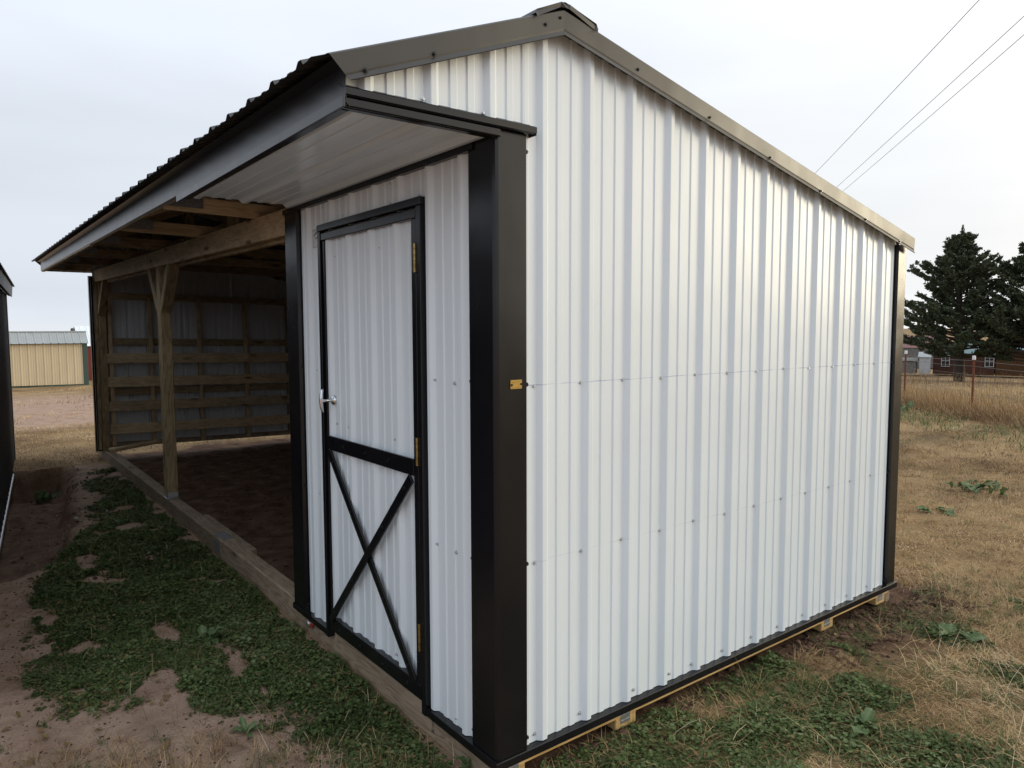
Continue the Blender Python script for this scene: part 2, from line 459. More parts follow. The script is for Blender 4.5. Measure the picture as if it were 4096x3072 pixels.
def gz(x, y, detail=True):
    x = np.asarray(x, float); y = np.asarray(y, float)
    z = np.full(np.shape(x), -0.135)
    # a little higher along the end wall
    z = z + 0.022 * sstep(-0.15, 0.5, x) * sstep(1.2, -0.2, y)
    z = z - 0.02 * sstep(0.6, 2.5, -y) * sstep(0.5, 2.0, x)
    # gentle fall of the land
    z = z - 0.046 * np.clip(x - 12, 0, 70) - 0.015 * np.clip(y - 9, 0, 90)
    z = np.maximum(z, -3.1)
    r = np.hypot(x, y)
    z = z + sstep(90, 260, r) * (-z - 1.0)
    # trench and sunken path beside the neighbouring building
    sd = poly_sd(x, y, TRENCH) + (fbm(x * 4, y * 4, 31) - 0.5) * 0.25
    z = z - 0.20 * sstep(0.05, -0.10, sd) - 0.16 * sstep(0.03, -0.08, poly_sd(x, y, PIT) + (fbm(x * 6, y * 6, 33) - 0.5) * 0.2)
    z = z - 0.05 * sstep(-0.75, -1.15, x) * sstep(5.5, 3.0, y) * sstep(0.8, 2.0, y)
    # clods and ruts
    if detail:
        near = sstep(40, 10, r)
        z = z + near * ((fbm(x * 1.7, y * 1.7, 41) - 0.5) * 0.05 + (fbm(x * 7, y * 7, 42, 3) - 0.5) * 0.022)
        soil = sstep(0.06, 0.02, np.abs(y + 0.0)) * sstep(1.9, 2.3, x)
        ins = sstep(0.12, 0.2, x) * sstep(1.9, 2.0, y) * sstep(8.7, 8.4, y)
        z = z + ins * (fbm(x * 5, y * 5, 44, 4) - 0.5) * 0.06
        cl = sstep(0.42, 0.05, np.abs(y + 0.12)) * sstep(1.95, 2.25, x) * sstep(3.6, 3.0, x)
        z = z + cl * (np.abs(fbm(x * 9, y * 9, 47, 3) - 0.5) * 0.16 - 0.02)
    # keep below the sheds' timbers
    under = sstep(-0.02, 0.03, x) * sstep(3.05, 2.95, x) * sstep(-0.03, 0.03, y) * sstep(8.9, 8.8, y)
    z = np.where(under > 0, np.minimum(z, -0.095 - 0.02 * under), z)
    # shallow gap under the far wall
    z = z - 0.02 * sstep(0.5, 0.1, np.abs(y - 8.7)) * sstep(0.1, 0.4, x) * sstep(3.3, 3.0, x)
    return z

def lines(lo, hi, step, far, grow=1.16):
    a = list(np.arange(lo, hi, step)); s = step; p = hi; q = lo
    up, dn = [], []
    while p < far:
        up.append(p); p += s; s = s * grow
    s = step
    while q > -far:
        q -= s; dn.append(q); s = s * grow
    return np.array(dn[::-1] + a + up + [far])
gx = lines(-2.0, 4.6, 0.035, 2500); gy = lines(-1.6, 9.2, 0.035, 2500)
GX, GY = np.meshgrid(gx, gy, indexing='ij')
GZ = gz(GX, GY)
nx, ny = GX.shape
idx = np.arange(nx * ny).reshape(nx, ny)
GF = np.stack([idx[:-1, :-1], idx[1:, :-1], idx[1:, 1:], idx[:-1, 1:]], -1).reshape(-1, 4)
gV = np.stack([GX, GY, GZ], -1).reshape(-1, 3)
fx, fy = gV[:, 0], gV[:, 1]
a_green = green_mask(fx, fy)
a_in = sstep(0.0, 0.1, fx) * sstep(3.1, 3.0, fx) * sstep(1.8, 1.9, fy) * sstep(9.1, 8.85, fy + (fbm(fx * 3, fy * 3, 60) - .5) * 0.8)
a_sand = np.maximum(sstep(0.05, -0.05, fx) * sstep(8.6, 8.3, fy + (fbm(fx * 2, fy * 2, 61) - .5) * 0.6),
                    sstep(12.5, 14.5, fy + (fbm(fx * .8, fy * .8, 62) - .5) * 4) * sstep(24, 21, fy) * sstep(12, 6, fx))
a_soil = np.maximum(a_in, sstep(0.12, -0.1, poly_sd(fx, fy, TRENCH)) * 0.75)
a_soil = np.maximum(a_soil, sstep(0.55, 0.1, np.abs(fy + 0.12)) * sstep(1.9, 2.2, fx) * sstep(3.9, 3.2, fx))
a_soil = np.maximum(a_soil, sstep(0.20, 0.05, np.abs(fy)) * (fx > 0) * (fx < 3.2))

def ground_material():
    m, n, l, b = mat_new('ground_soil_and_thatch')
    tc = n.new('ShaderNodeTexCoord'); ob = tc.outputs['Object']
    def attr(nm):
        a = n.new('ShaderNodeAttribute'); a.attribute_name = nm; return a.outputs['Fac']
    nf = noise(n, l, ob, 55, 6, 0.7); nm_ = noise(n, l, ob, 6, 5, 0.6); nl = noise(n, l, ob, 0.9, 5, 0.6)
    # short dead turf
    dry = ramp(n, [(0.25, (0.10, 0.062, 0.036)), (0.5, (0.27, 0.182, 0.095)), (0.75, (0.46, 0.33, 0.175))])
    mixf = n.new('ShaderNodeMath'); mixf.operation = 'MULTIPLY_ADD'; l.new(nl.outputs['Fac'], mixf.inputs[0]); mixf.inputs[1].default_value = 0.9
    sb = n.new('ShaderNodeMath'); sb.operation = 'MULTIPLY_ADD'; l.new(nf.outputs['Fac'], sb.inputs[0]); sb.inputs[1].default_value = 0.7; sb.inputs[2].default_value = -0.30
    l.new(sb.outputs[0], mixf.inputs[2]); l.new(mixf.outputs[0], dry.inputs[0])
    sand = ramp(n, [(0.25, (0.28, 0.185, 0.135)), (0.55, (0.42, 0.295, 0.22)), (0.8, (0.50, 0.37, 0.285))])
    l.new(nm_.outputs['Fac'], sand.inputs[0])
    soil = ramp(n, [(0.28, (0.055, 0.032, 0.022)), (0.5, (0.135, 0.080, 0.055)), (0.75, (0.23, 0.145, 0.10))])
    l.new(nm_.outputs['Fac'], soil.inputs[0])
    grn = ramp(n, [(0.3, (0.07, 0.060, 0.030)), (0.7, (0.16, 0.125, 0.070))]); l.new(nf.outputs['Fac'], grn.inputs[0])
    def mix(f, a, c):
        x = n.new('ShaderNodeMix'); x.data_type = 'RGBA'; l.new(f, x.inputs['Factor']); l.new(a, x.inputs['A']); l.new(c, x.inputs['B'])
        return x.outputs['Result']
    c = mix(attr('sand'), dry.outputs[0], sand.outputs[0])
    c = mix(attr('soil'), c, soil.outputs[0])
    c = mix(attr('green'), c, grn.outputs[0])
    # small grit: scattered dark and pale specks
    vo = n.new('ShaderNodeTexVoronoi'); vo.inputs['Scale'].default_value = 140; l.new(ob, vo.inputs['Vector'])
    sp = ramp(n, [(0.0, (0.55, 0.5, 0.48)), (0.35, (1, 1, 1)), (0.9, (1.0, 1.0, 1.0)), (1.0, (1.25, 1.22, 1.2))]); l.new(vo.outputs['Color'], sp.inputs[0])
    mu = n.new('ShaderNodeMix'); mu.data_type = 'RGBA'; mu.blend_type = 'MULTIPLY'; mu.inputs['Factor'].default_value = 0.5
    l.new(c, mu.inputs['A']); l.new(sp.outputs[0], mu.inputs['B'])
    l.new(mu.outputs['Result'], b.inputs['Base Color'])
    b.inputs['Roughness'].default_value = 0.95; b.inputs['Specular IOR Level'].default_value = 0.1
    ad = n.new('ShaderNodeMath'); ad.operation = 'MULTIPLY_ADD'; l.new(nm_.outputs['Fac'], ad.inputs[0]); ad.inputs[1].default_value = 2.0; l.new(nf.outputs['Fac'], ad.inputs[2])
    bump(n, l, b, ad.outputs[0], 0.9, 0.016)
    return m
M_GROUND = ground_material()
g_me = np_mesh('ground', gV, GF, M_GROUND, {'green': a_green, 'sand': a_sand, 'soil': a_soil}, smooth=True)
ground = link_mesh('ground', g_me)
tag(ground, 'bare sandy and dry-grass farm ground sloping gently away', 'ground', kind='structure')

# ------------------------------------------------------------------ corrugated sheet
S = 0.2286
PROF = [(0, 0), (0.0165, 0.0160), (0.0190, 0.0172), (0.0370, 0.0172), (0.0395, 0.0160), (0.056, 0),
        (0.094, 0), (0.0985, 0.0042), (0.1225, 0.0042), (0.127, 0), (0.162, 0), (0.1665, 0.0042), (0.1905, 0.0042), (0.195, 0)]
def prof_points(a, b, off, extra=()):
    pts = []
    k0 = int(math.floor((a - off) / S)) - 1
    k1 = int(math.ceil((b - off) / S)) + 1
    full = [(off + k * S + u, h) for k in range(k0, k1 + 1) for u, h in PROF]
    us = np.array([p[0] for p in full]); hs = np.array([p[1] for p in full])
    sel = sorted(set([a, b] + [u for u in us if a < u < b] + [e for e in extra if a < e < b]))
    return [(u, float(np.interp(u, us, hs))) for u in sel]
def sheet(name, a, b, off, z0, z1, mapf, mat, parent, extra=(), thick=0.001):
    """corrugated sheet over u in [a,b]; z0,z1 callables of u; mapf(u,h,z)->xyz"""
    pts = prof_points(a, b, off, extra)
    V, F = [], []
    for u, h in pts:
        V += [mapf(u, h, z0(u)), mapf(u, h, z1(u))]
    for i in range(len(pts) - 1):
        F.append((2 * i, 2 * i + 2, 2 * i + 3, 2 * i + 1))
    o = mesh_obj(name, V, F, mat, parent)
    if thick: solid(o, thick)
    return o

def screw_mesh(name, mat):
    V, F = [], []
    for r, z0, z1, n in ((0.0080, 0.0, 0.0018, 10), (0.0046, 0.0018, 0.0075, 6)):
        b = len(V)
        for z in (z0, z1):
            for k in range(n):
                t = 2 * math.pi * k / n; V.append((r * math.cos(t), r * math.sin(t), z))
        for k in range(n):
            F.append((b + k, b + (k + 1) % n, b + n + (k + 1) % n, b + n + k))
        F.append(tuple(range(b + n, b + 2 * n)))
    me = bpy.data.meshes.new(name); me.from_pydata(V, [], F); me.materials.append(mat); me.update()
    return me
SCREW_W = screw_mesh('screw', M_SCREW_W); SCREW_B = screw_mesh('black_screw', M_SCREW_B)
ROT_NY = Matrix.Rotation(math.radians(90), 4, 'X')        # local z -> -y
ROT_NX = Matrix.Rotation(math.radians(-90), 4, 'Y')       # local z -> -x
def screw(me, loc, rot, parent, tilt=0.06):
    m = Matrix.Translation(loc) @ Euler((random.uniform(-tilt, tilt), random.uniform(-tilt, tilt), 0)).to_matrix().to_4x4() @ rot @ Matrix.Rotation(random.random() * 3, 4, 'Z')
    return link_mesh('screw', me, parent, m)

# ------------------------------------------------------------------ the horse shelter
shed = empty('horse_shelter')
tag(shed, 'white ribbed metal horse shelter with black trim, tack room door and open timber bay', 'shed')

RX, RZ = 0.262, 2.660          # ridge line (top edge of rake)
XF, ZF = -0.615, 2.318         # front eave, top edge of rake
XB, ZB = 3.022, 2.070          # back eave
SLF = (RZ - ZF) / (RX - XF); SLB = (RZ - ZB) / (XB - RX)
LIFT = 0.012                   # roof line rises slightly towards the far end
YEND = 9.03
def roof_z(x):
    return RZ - SLF * (RX - x) if x < RX else RZ - SLB * (x - RX)

RIB0 = 0.176
# end wall panels
m_end = lambda u, h, z: (u, -h, z)
def end_top(u): return roof_z(u) - 0.05
def end_bot(u): return 0.004 if u > 0.119 else 2.236
cuts = [-0.557, 0.12, RIB0 + 3 * S + 0.05, RIB0 + 7 * S + 0.05, RIB0 + 11 * S + 0.05, 2.90]
end_panels = []
for i in range(len(cuts) - 1):
    a, b = cuts[i], cuts[i + 1]
    zoff = 0.0 if i != 1 else 0.0
    lo = (lambda u: 2.236) if i == 0 else (lambda u: 0.004)
    p = sheet('wall_panel', a, b, RIB0, lo, end_top, lambda u, h, z, e=0.0008 * (i % 2): (u, -h - e, z), M_WHITE_END, shed, extra=(RX,))
    end_panels.append(p)
def end_panel_at(x):
    for i in range(len(cuts) - 1):
        if cuts[i] <= x <= cuts[i + 1]: return end_panels[i]
    return end_panels[-1]
for k in range(12):
    x = 0.168 + k * S
    for zi, z in enumerate((0.036, 0.6926, 1.3456)):
        xx = x + random.uniform(-0.003, 0.003)
        if zi == 0 and k in (2, 3): xx = x + 0.078
        screw(SCREW_W, (xx, -0.0005, z + random.uniform(-0.004, 0.004)), ROT_NY, end_panel_at(xx))
for x, z in ((-0.284, 2.268), (-0.053, 2.266)):
    screw(SCREW_W, (x, -0.0005, z), ROT_NY, end_panels[0])

# front wall of the tack room
YL = 1.915
FRIB = 0.172
m_fr = lambda u, h, z: (-h, u, z)
front_right = sheet('wall_panel', 0.14, 0.475, FRIB, lambda u: 0.004, lambda u: 2.175, m_fr, M_WHITE, shed)
front_left = sheet('wall_panel', 1.44, 1.76, 1.605, lambda u: 0.004, lambda u: 2.175, m_fr, M_WHITE, shed)
front_top = sheet('wall_panel', 0.4755, 1.4395, FRIB, lambda u: 2.03, lambda u: 2.175, m_fr, M_WHITE, shed)
for y, z in ((0.738, 2.157), (1.205, 2.161), (1.441, 2.152), (0.502, 2.075), (0.739, 2.078), (1.206, 2.083), (1.358, 2.086)):
    screw(SCREW_W, (-0.0005, y, z), ROT_NX, front_top)
for y, z in ((0.419, 1.93), (0.404, 1.351), (0.262, 1.345), (0.40, 0.697), (0.262, 0.696), (0.422, 0.034), (0.273, 0.03)):
    screw(SCREW_W, (-0.0005, y, z), ROT_NX, front_right)
for y, z in ((1.56, 1.34), (1.56, 0.69), (1.50, 0.03)):
    screw(SCREW_W, (-0.0005, y, z), ROT_NX, front_left)

# corner trims (folded black sheet): plan profile extruded upwards
def zext(prof, z0, z1, name, parent=shed, mat=M_BLACK):
    return solid(extrude(name, prof, None, None, lambda a, b, t: (a, b, z0 if t == 0 else z1), mat, parent), 0.0012)
near_corner = zext([(-0.003, 0.158), (-0.005, 0.138), (-0.021, 0.134), (-0.021, -0.008), (-0.017, -0.0195), (-0.006, -0.0225),
                    (0.110, -0.0225), (0.114, -0.0225), (0.1155, -0.005), (0.137, -0.004)], 0.003, 2.219, 'corner_trim')
left_corner = zext([(-0.003, 1.735), (-0.005, 1.755), (-0.022, 1.760), (-0.022, 1.918), (-0.018, 1.930), (0.09, 1.932)], 0.003, 2.18, 'corner_trim')
back_corner = zext([(2.872, -0.004), (2.893, -0.005), (2.895, -0.0225), (2.985, -0.0225), (2.996, -0.018), (3.0, -0.006), (3.0, 0.12)], 0.003, 2.03, 'corner_trim')
for z in (0.035, 0.694, 1.350, 2.165):
    screw(SCREW_B, (0.1275, -0.0055, z), ROT_NY, near_corner)
    if z < 2: screw(SCREW_B, (-0.006, 0.147, z + 0.01), ROT_NX, near_corner)
for z in (0.04, 0.70, 1.352): screw(SCREW_B, (-0.006, 1.746, z), ROT_NX, left_corner)
for z in (0.035, 0.69, 1.346): screw(SCREW_B, (2.883, -0.0055, z), ROT_NY, back_corner)

# serial plate
plate = box('serial_plate', 0.041, 0.092, -0.0255, -0.0235, 1.3385, 1.3700, M_BRASS, shed, 0.0006)
def text_part(body, size, mat, parent, matrix, name='lettering', ext=0.0006):
    cu = bpy.data.curves.new(name, 'FONT'); cu.body = body; cu.size = size; cu.extrude = ext; cu.align_x = 'CENTER'
    cu.resolution_u = 2
    t = bpy.data.objects.new(name, cu); COL.objects.link(t)
    me = bpy.data.meshes.new_from_object(t)
    bpy.data.objects.remove(t); me.materials.clear(); me.materials.append(mat)
    o = link_mesh(name, me, parent)
    o.matrix_basis = matrix
    return o
RT = Matrix.Rotation(math.radians(90), 4, 'X')
pinv = plate.matrix_basis.inverted()
text_part('1125 1025', 0.0085, M_BRASSDK, plate, pinv @ (Matrix.Translation((0.0665, -0.0258, 1.3615)) @ RT))
text_part('1125 5174', 0.0085, M_BRASSDK, plate, pinv @ (Matrix.Translation((0.0665, -0.0258, 1.3410)) @ RT))
for x, z in ((0.046, 1.353), (0.0875, 1.355)):
    link_mesh('screw', SCREW_B, plate, pinv @ (Matrix.Translation((x, -0.0256, z)) @ ROT_NY @ Matrix.Scale(0.55, 4)))

# base trim: ledge and drip face
def base_prof(sgn=1): return [(0.0, 0.002), (-0.028, 0.0), (-0.030, -0.002), (-0.031, -0.029), (-0.026, -0.031)]
solid(extrude('base_trim', base_prof(), None, None, lambda a, b, t: ((-0.030 if t == 0 else 3.01), a, b), M_BLACK, shed), 0.001)
for y0, y1 in ((-0.029, 0.470), (1.445, 1.925)):
    solid(extrude('base_trim', base_prof(), None, None, lambda a, b, t: (a, (y0 if t == 0 else y1), b), M_BLACK, shed), 0.001)

# door -------------------------------------------------------------
frame = empty('door_frame'); frame.parent = shed
def L_trim(name, pts, y0, y1, z0, z1, parent):
    return box(name, -0.034, 0.01, y0, y1, z0, z1, M_BLACK, parent, 0.002)
L_trim('jamb', None, 0.455, 0.487, -0.033, 2.030, frame)
L_trim('jamb', None, 1.424, 1.452, -0.033, 2.030, frame)
box('head_trim', -0.036, 0.01, 0.450, 1.457, 2.031, 2.063, M_BLACK, frame, 0.002)
box('sill', -0.012, 0.05, 0.488, 1.423, -0.002, 0.016, M_BLACK, frame, 0.002)
door = empty('tack_room_door'); door.parent = shed
DOFF = 0.02
dsheet = sheet('door_sheet', 0.499, 1.398, FRIB + 0.03, lambda u: 0.03, lambda u: 2.0, lambda u, h, z: (-0.004 - h, u, z), M_WHITE, door)
box('stile', -0.030, 0.004, 0.494, 0.530, 0.022, 1.983, M_BLACK, door, 0.002)
box('stile', -0.026, 0.004, 1.392, 1.408, 0.022, 1.983, M_BLACK, door, 0.002)
box('rail', -0.034, 0.004, 0.4935, 1.409, 1.984, 2.020, M_BLACK, door, 0.003)
box('rail', -0.033, -0.0235, 0.5305, 1.391, 0.952, 1.022, M_BLACK, door, 0.0015)
box('rail', -0.034, 0.004, 0.4935, 1.409, 0.020, 0.088, M_BLACK, door, 0.003)
board('brace', (-0.0305, 1.372, 0.945), (-0.0305, 0.545, 0.080), 0.009, 0.043, M_BLACK, door, up=(0, 1, 1), bevel=0.001)
board('brace', (-0.0395, 0.535, 0.945), (-0.0395, 1.368, 0.085), 0.009, 0.043, M_BLACK, door, up=(0, -1, 1), bevel=0.001)
for y, z in ((0.74, 0.987), (0.965, 0.987), (1.195, 0.987)): screw(SCREW_B, (-0.034, y, z), ROT_NX, door)
for t in (0.06, 0.3, 0.68, 0.94):
    screw(SCREW_B, (-0.0355, 1.372 + (0.545 - 1.372) * t, 0.945 + (0.080 - 0.945) * t), ROT_NX, door)
    screw(SCREW_B, (-0.0445, 0.535 + (1.368 - 0.535) * t, 0.945 + (0.085 - 0.945) * t), ROT_NX, door)
for y in (0.6, 0.82, 1.05, 1.28): screw(SCREW_B, (-0.0345, y, 0.055), ROT_NX, door)
for y, z in ((1.314, 1.085), (1.184, 1.083), (0.724, 1.076), (0.745, 0.118), (1.30, 1.90), (0.84, 1.90)): screw(SCREW_W, (-0.005, y, z), ROT_NX, door)
# hinges: leaves and a five-knuckle barrel
hp = [(0.0, 0.0)]
for k in range(5):
    z = k * 0.0228
    hp += [(0.0048, z + 0.0002), (0.0066, z + 0.0014), (0.0066, z + 0.0214), (0.0048, z + 0.0226)]
hp += [(0.0, 0.114)]
hV, hF = lathe(hp, 14)
HM = bpy.data.meshes.new('hinge'); HM.from_pydata(hV, [], hF); HM.materials.append(M_HINGE); HM.update()
for z in (1.771, 1.001, 0.233):
    hg = link_mesh('hinge', HM, door, Matrix.Translation((-0.038, 0.4890, z)))
    box('hinge_leaf', -0.0355, -0.0345, 0.456, 0.486, z + 0.003, z + 0.111, M_BLACK, door, 0.0003)
# T-handle
HY, HZ = 1.345, 1.200
lV, lF = lathe([(0, 0.013), (0.013, 0.013), (0.014, 0.010), (0.021, 0.010), (0.0245, 0.006), (0.026, 0.0), (0.026, -0.006)], 24)
mesh_obj('handle_rose', [(-0.010 - z, HY + x, HZ + y) for x, y, z in lV], [f[::-1] for f in lF], M_CHROME, door, True)
lV, lF = lathe([(0.0085, 0.0), (0.0085, 0.030), (0.0070, 0.031), (0.0070, 0.050), (0.0095, 0.052), (0.0095, 0.062), (0.0, 0.064)], 18)
mesh_obj('handle_stem', [(-0.018 - z, HY + x, HZ + y) for x, y, z in lV], [f[::-1] for f in lF], M_CHROME, door, True)
V, F = [], []
pts = [(-0.068, HY, HZ - 0.058), (-0.072, HY, HZ - 0.050), (-0.076, HY, HZ - 0.03), (-0.078, HY, HZ), (-0.076, HY, HZ + 0.03), (-0.072, HY, HZ + 0.050), (-0.068, HY, HZ + 0.058)]
tube(V, F, pts, [0.002, 0.0065, 0.0085, 0.0095, 0.0085, 0.0065, 0.002], 10)
mesh_obj('handle_bar', V, F, M_CHROME, door, True)

# printed sticker beside the door: a film that follows the sheet
stick = box('sticker', -0.0062, -0.0056, 1.462, 1.575, 1.962, 2.058, M_PAPER, shed, 0.0)
si = stick.matrix_basis.inverted()
def ink(y0, y1, z0, z1):
    o = box('print', -0.0070, -0.0064, y0, y1, z0, z1, M_INK, stick, 0.0); o.matrix_basis = si @ o.matrix_basis
for y0, y1, z0, z1 in ((1.466, 1.571, 2.0515, 2.0530), (1.466, 1.571, 1.9660, 1.9672), (1.5695, 1.571, 1.9672, 2.0515), (1.466, 1.467, 1.9672, 2.0515)):
    ink(y0, y1, z0, z1)
for k in range(9):
    a = k / 8.0
    ink(1.485 + a * 0.068, 1.490 + a * 0.068, 2.020 + 0.012 * math.sin(a * math.pi), 2.030 + 0.012 * math.sin(a * math.pi))
for k in range(5): ink(1.505 + k * 0.008, 1.510 + k * 0.008, 2.008, 2.013)
for k in range(7): ink(1.492, 1.512, 1.976 + k * 0.0042, 1.9775 + k * 0.0042)

# soffit over the door, eave and head trims -------------------------
for a, b in ((-0.562, -0.30), (-0.2995, -0.002)):
    sheet('soffit_panel', a, b, -0.562 + 0.03, lambda u: -0.028, lambda u: 1.80, lambda u, h, z: (u, z, 2.210 - h), M_SOFFIT, shed)
box('soffit_trim', -0.030, -0.002, 0.10, 1.935, 2.172, 2.199, M_BLACK, shed, 0.002)        # along the wall head
box('soffit_trim', -0.576, -0.568, -0.048, 1.905, 2.184, 2.217, M_FASCIA, shed, 0.001)      # outer J channel
box('soffit_trim', -0.5655, -0.540, -0.020, 1.80, 2.186, 2.190, M_BLACK, shed, 0.001)
box('soffit_trim', -0.566, -0.006, -0.042, -0.030, 2.188, 2.216, M_BLACK, shed, 0.004)     # end return, lower band
box('soffit_trim', -0.566, -0.008, -0.030, -0.006, 2.186, 2.192, M_BLACK, shed, 0.001)
et = solid(extrude('soffit_trim', [(-0.001, 2.262), (-0.026, 2.2455), (-0.045, 2.2435), (-0.048, 2.240), (-0.048, 2.222), (-0.040, 2.218)], None, None,
               lambda a, b, t: ((-0.566 if t == 0 else 0.142), a, b), M_BLACK, shed), 0.0012)
box('end_cap', 0.138, 0.1425, -0.046, -0.002, 2.214, 2.243, M_BLACK, shed, 0.001)

def shear_roof(o, k=LIFT):
    for v in o.data.vertices: v.co.z += k * v.co.y
    return o
# eave fascia, in three lengths
for y0, y1 in ((-0.045, 3.02), (3.0225, 6.35), (6.3525, 9.028)):
    shear_roof(solid(extrude('eave_fascia', [(-0.600, 2.312), (-0.5642, 2.300), (-0.5642, 2.200), (-0.552, 2.190)], None, None,
            lambda a, b, t: (a, (y0 if t == 0 else y1), b), M_FASCIA, shed), 0.0012))
# timber sub-fascia behind it
for y0, y1, dz in ((1.95, 4.9, 0.012), (4.902, 9.0, -0.004)):
    board('sub_fascia', (-0.543, y0, 2.226 + dz + LIFT * y0), (-0.543, y1, 2.226 + dz + LIFT * y1), 0.036, 0.075, M_PINE, shed)

# rake trims
def rake(name, xa, xb, parent=shed, y=0.0, flip=1, endcut=0.0):
    secs = [(0.020, 0.012), (-0.048, 0.005), (-0.053, 0.000), (-0.050, -0.060), (-0.0485, -0.0665), (-0.055, -0.082), (-0.053, -0.084)]
    V = []
    for (x, isend) in ((xa, 0), (xb, 1)):
        for yy, dz in secs:
            dx = 0.0
            if isend and endcut: dx = endcut * (-dz)
            V.append((x + dx, y + yy * flip, roof_z(x + dx) + dz + LIFT * y))
    n = len(secs)
    F = [(i, i + 1, i + 1 + n, i + n) for i in range(n - 1)]
    return solid(mesh_obj(name, V, F, M_ROOF_TRIM, parent), 0.0012)
M_ROOF_TRIM = metal_paint('dark_bronze_trim', (0.030, 0.028, 0.026), 0.36, wob=0.010, wobscale=2.6, var=0.15, spec=0.6)
rf = rake('rake_trim', RX, XF, endcut=0.75)
rb = rake('rake_trim', RX, XB)
rake('rake_trim', RX, XF, y=YEND, flip=-1, endcut=0.75); rake('rake_trim', RX, XB, y=YEND, flip=-1)
for x, z in ((-0.504, 2.298), (-0.271, 2.395), (0.178, 2.593), (0.245, 2.632)): screw(SCREW_B, (x, -0.051, z), ROT_NY, rf)
for x, z in ((0.643, 2.54), (1.086, 2.436), (1.535, 2.333), (1.977, 2.23), (2.437, 2.131), (2.834, 2.041)): screw(SCREW_B, (x, -0.051, z), ROT_NY, rb)

# roof sheets, ribs down the slope
RIBR = 0.03
ny_p = 10
for i in range(ny_p):
    a = -0.03 + i * (YEND + 0.03) / ny_p; b = -0.03 + (i + 1) * (YEND + 0.03) / ny_p
    for (xa, xb) in ((XF - 0.045, RX - 0.0), (RX + 0.0, XB + 0.02)):
        pts = prof_points(a, b, RIBR)
        V, F = [], []
        for u, h in pts:
            for x in (xa, xb):
                V.append((x, u, roof_z(x) + 0.003 + h + LIFT * u + 0.0008 * (i % 2)))
        for k in range(len(pts) - 1): F.append((2 * k, 2 * k + 1, 2 * k + 3, 2 * k + 2))
        solid(mesh_obj('roof_panel', V, F, M_ROOF, shed), 0.001)
# ridge cap with open folded end
capp = [(-0.135, -SLF * 0.135 - 0.012), (-0.128, -SLF * 0.128), (-0.02, 0.0), (0.0, 0.004), (0.02, 0.0), (0.150, -SLB * 0.150), (0.158, -SLB * 0.158 - 0.014)]
for y0, y1 in ((-0.060, 3.1), (3.05, 6.1), (6.05, 9.06)):
    solid(extrude('ridge_cap', capp, None, None, lambda a, b, t: (RX + a, (y0 if t == 0 else y1), RZ + 0.022 + b + LIFT * (y0 if t == 0 else y1) + (0.002 if y0 > 1 else 0)), M_ROOF, shed), 0.001)
# crimped end of the cap, bent down over the rake
V = [(RX + a, -0.061 + 0.006 * (i % 2), RZ + 0.022 + b) for i, (a, b) in enumerate(capp)] + [(RX + a * 0.96, -0.066 + 0.005 * (i % 3), RZ + 0.022 + b - 0.016 - 0.006 * (i % 2)) for i, (a, b) in enumerate(capp)]
solid(mesh_obj('ridge_closure', V, [(i, i + 1, i + 8, i + 7) for i in range(6)], M_ROOF_TRIM, shed), 0.001)

# timber: skids, header, posts, braces ------------------------------
board('skid', (0.052, 0.005, -0.075), (0.052, 3.56, -0.073), 0.100, 0.142, M_WEATHER, shed, bevel=0.006)
board('skid', (0.052, 3.564, -0.073), (0.045, 8.20, -0.078), 0.100, 0.142, M_WEATHER, shed, bevel=0.006)
board('skid', (0.050, 8.21, -0.088), (0.045, 9.05, -0.105), 0.094, 0.135, M_WEATHER, shed, bevel=0.006)
board('skid', (2.94, 0.0, -0.075), (2.94, 8.95, -0.075), 0.10, 0.142, M_WEATHER, shed, bevel=0.006)
board('splice_board', (0.124, 3.07, -0.05), (0.124, 4.30, -0.05), 0.04, 0.10, M_WEATHER, shed)
# punched plates on the skid joint
def nail_plate(name, ctr, ux, uy, w, h, nx_, ny_, parent, mat=M_PLATE):
    ux, uy = Vector(ux), Vector(uy); nz = ux.cross(uy)
    V, F = [], []
    def quad(cx, cy, a, b, d0, d1, tilt=0):
        base = len(V)
        for d in (d0, d1):
            for sx, sy in ((-1, -1), (1, -1), (1, 1), (-1, 1)):
                V.append(tuple(Vector(ctr) + ux * (cx + sx * a) + uy * (cy + sy * b + tilt * sx) + nz * d))
        F.extend([(base + 4, base + 5, base + 6, base + 7), (base, base + 1, base + 5, base + 4), (base + 1, base + 2, base + 6, base + 5),
                  (base + 2, base + 3, base + 7, base + 6), (base + 3, base, base + 4, base + 7)])
    quad(0, 0, w / 2, h / 2, 0, 0.0012)
    for i in range(nx_):
        for j in range(ny_):
            cx = (i + 0.5) / nx_ * w - w / 2; cy = (j + 0.5) / ny_ * h - h / 2
            quad(cx, cy, w / nx_ * 0.36, h / ny_ * 0.14, 0.0012, 0.0030, 0.001)
    return mesh_obj(name, V, F, mat, parent)
nail_plate('nail_plate', (0.052, 3.56, -0.0008), (0, 1, 0), (-1, 0, 0), 0.22, 0.075, 5, 10, shed, M_SILVER)
nail_plate('nail_plate', (0.0008, 3.56, -0.075), (0, -1, 0), (0, 0, 1), 0.15, 0.10, 8, 6, shed)

def hz(y): return 2.147 + 0.0145 * (y - 1.93)
board('header_beam', (0.019, 1.935, hz(1.935)), (0.019, 5.45, hz(5.45)), 0.038, 0.145, M_BEAM, shed)
board('header_beam', (0.019, 5.453, hz(5.453)), (0.005, 8.87, hz(8.87)), 0.038, 0.145, M_BEAM, shed)
board('header_beam', (0.078, 1.94, hz(1.94) - 0.01), (0.078, 8.80, hz(8.8) - 0.01), 0.038, 0.17, M_TREATED, shed)
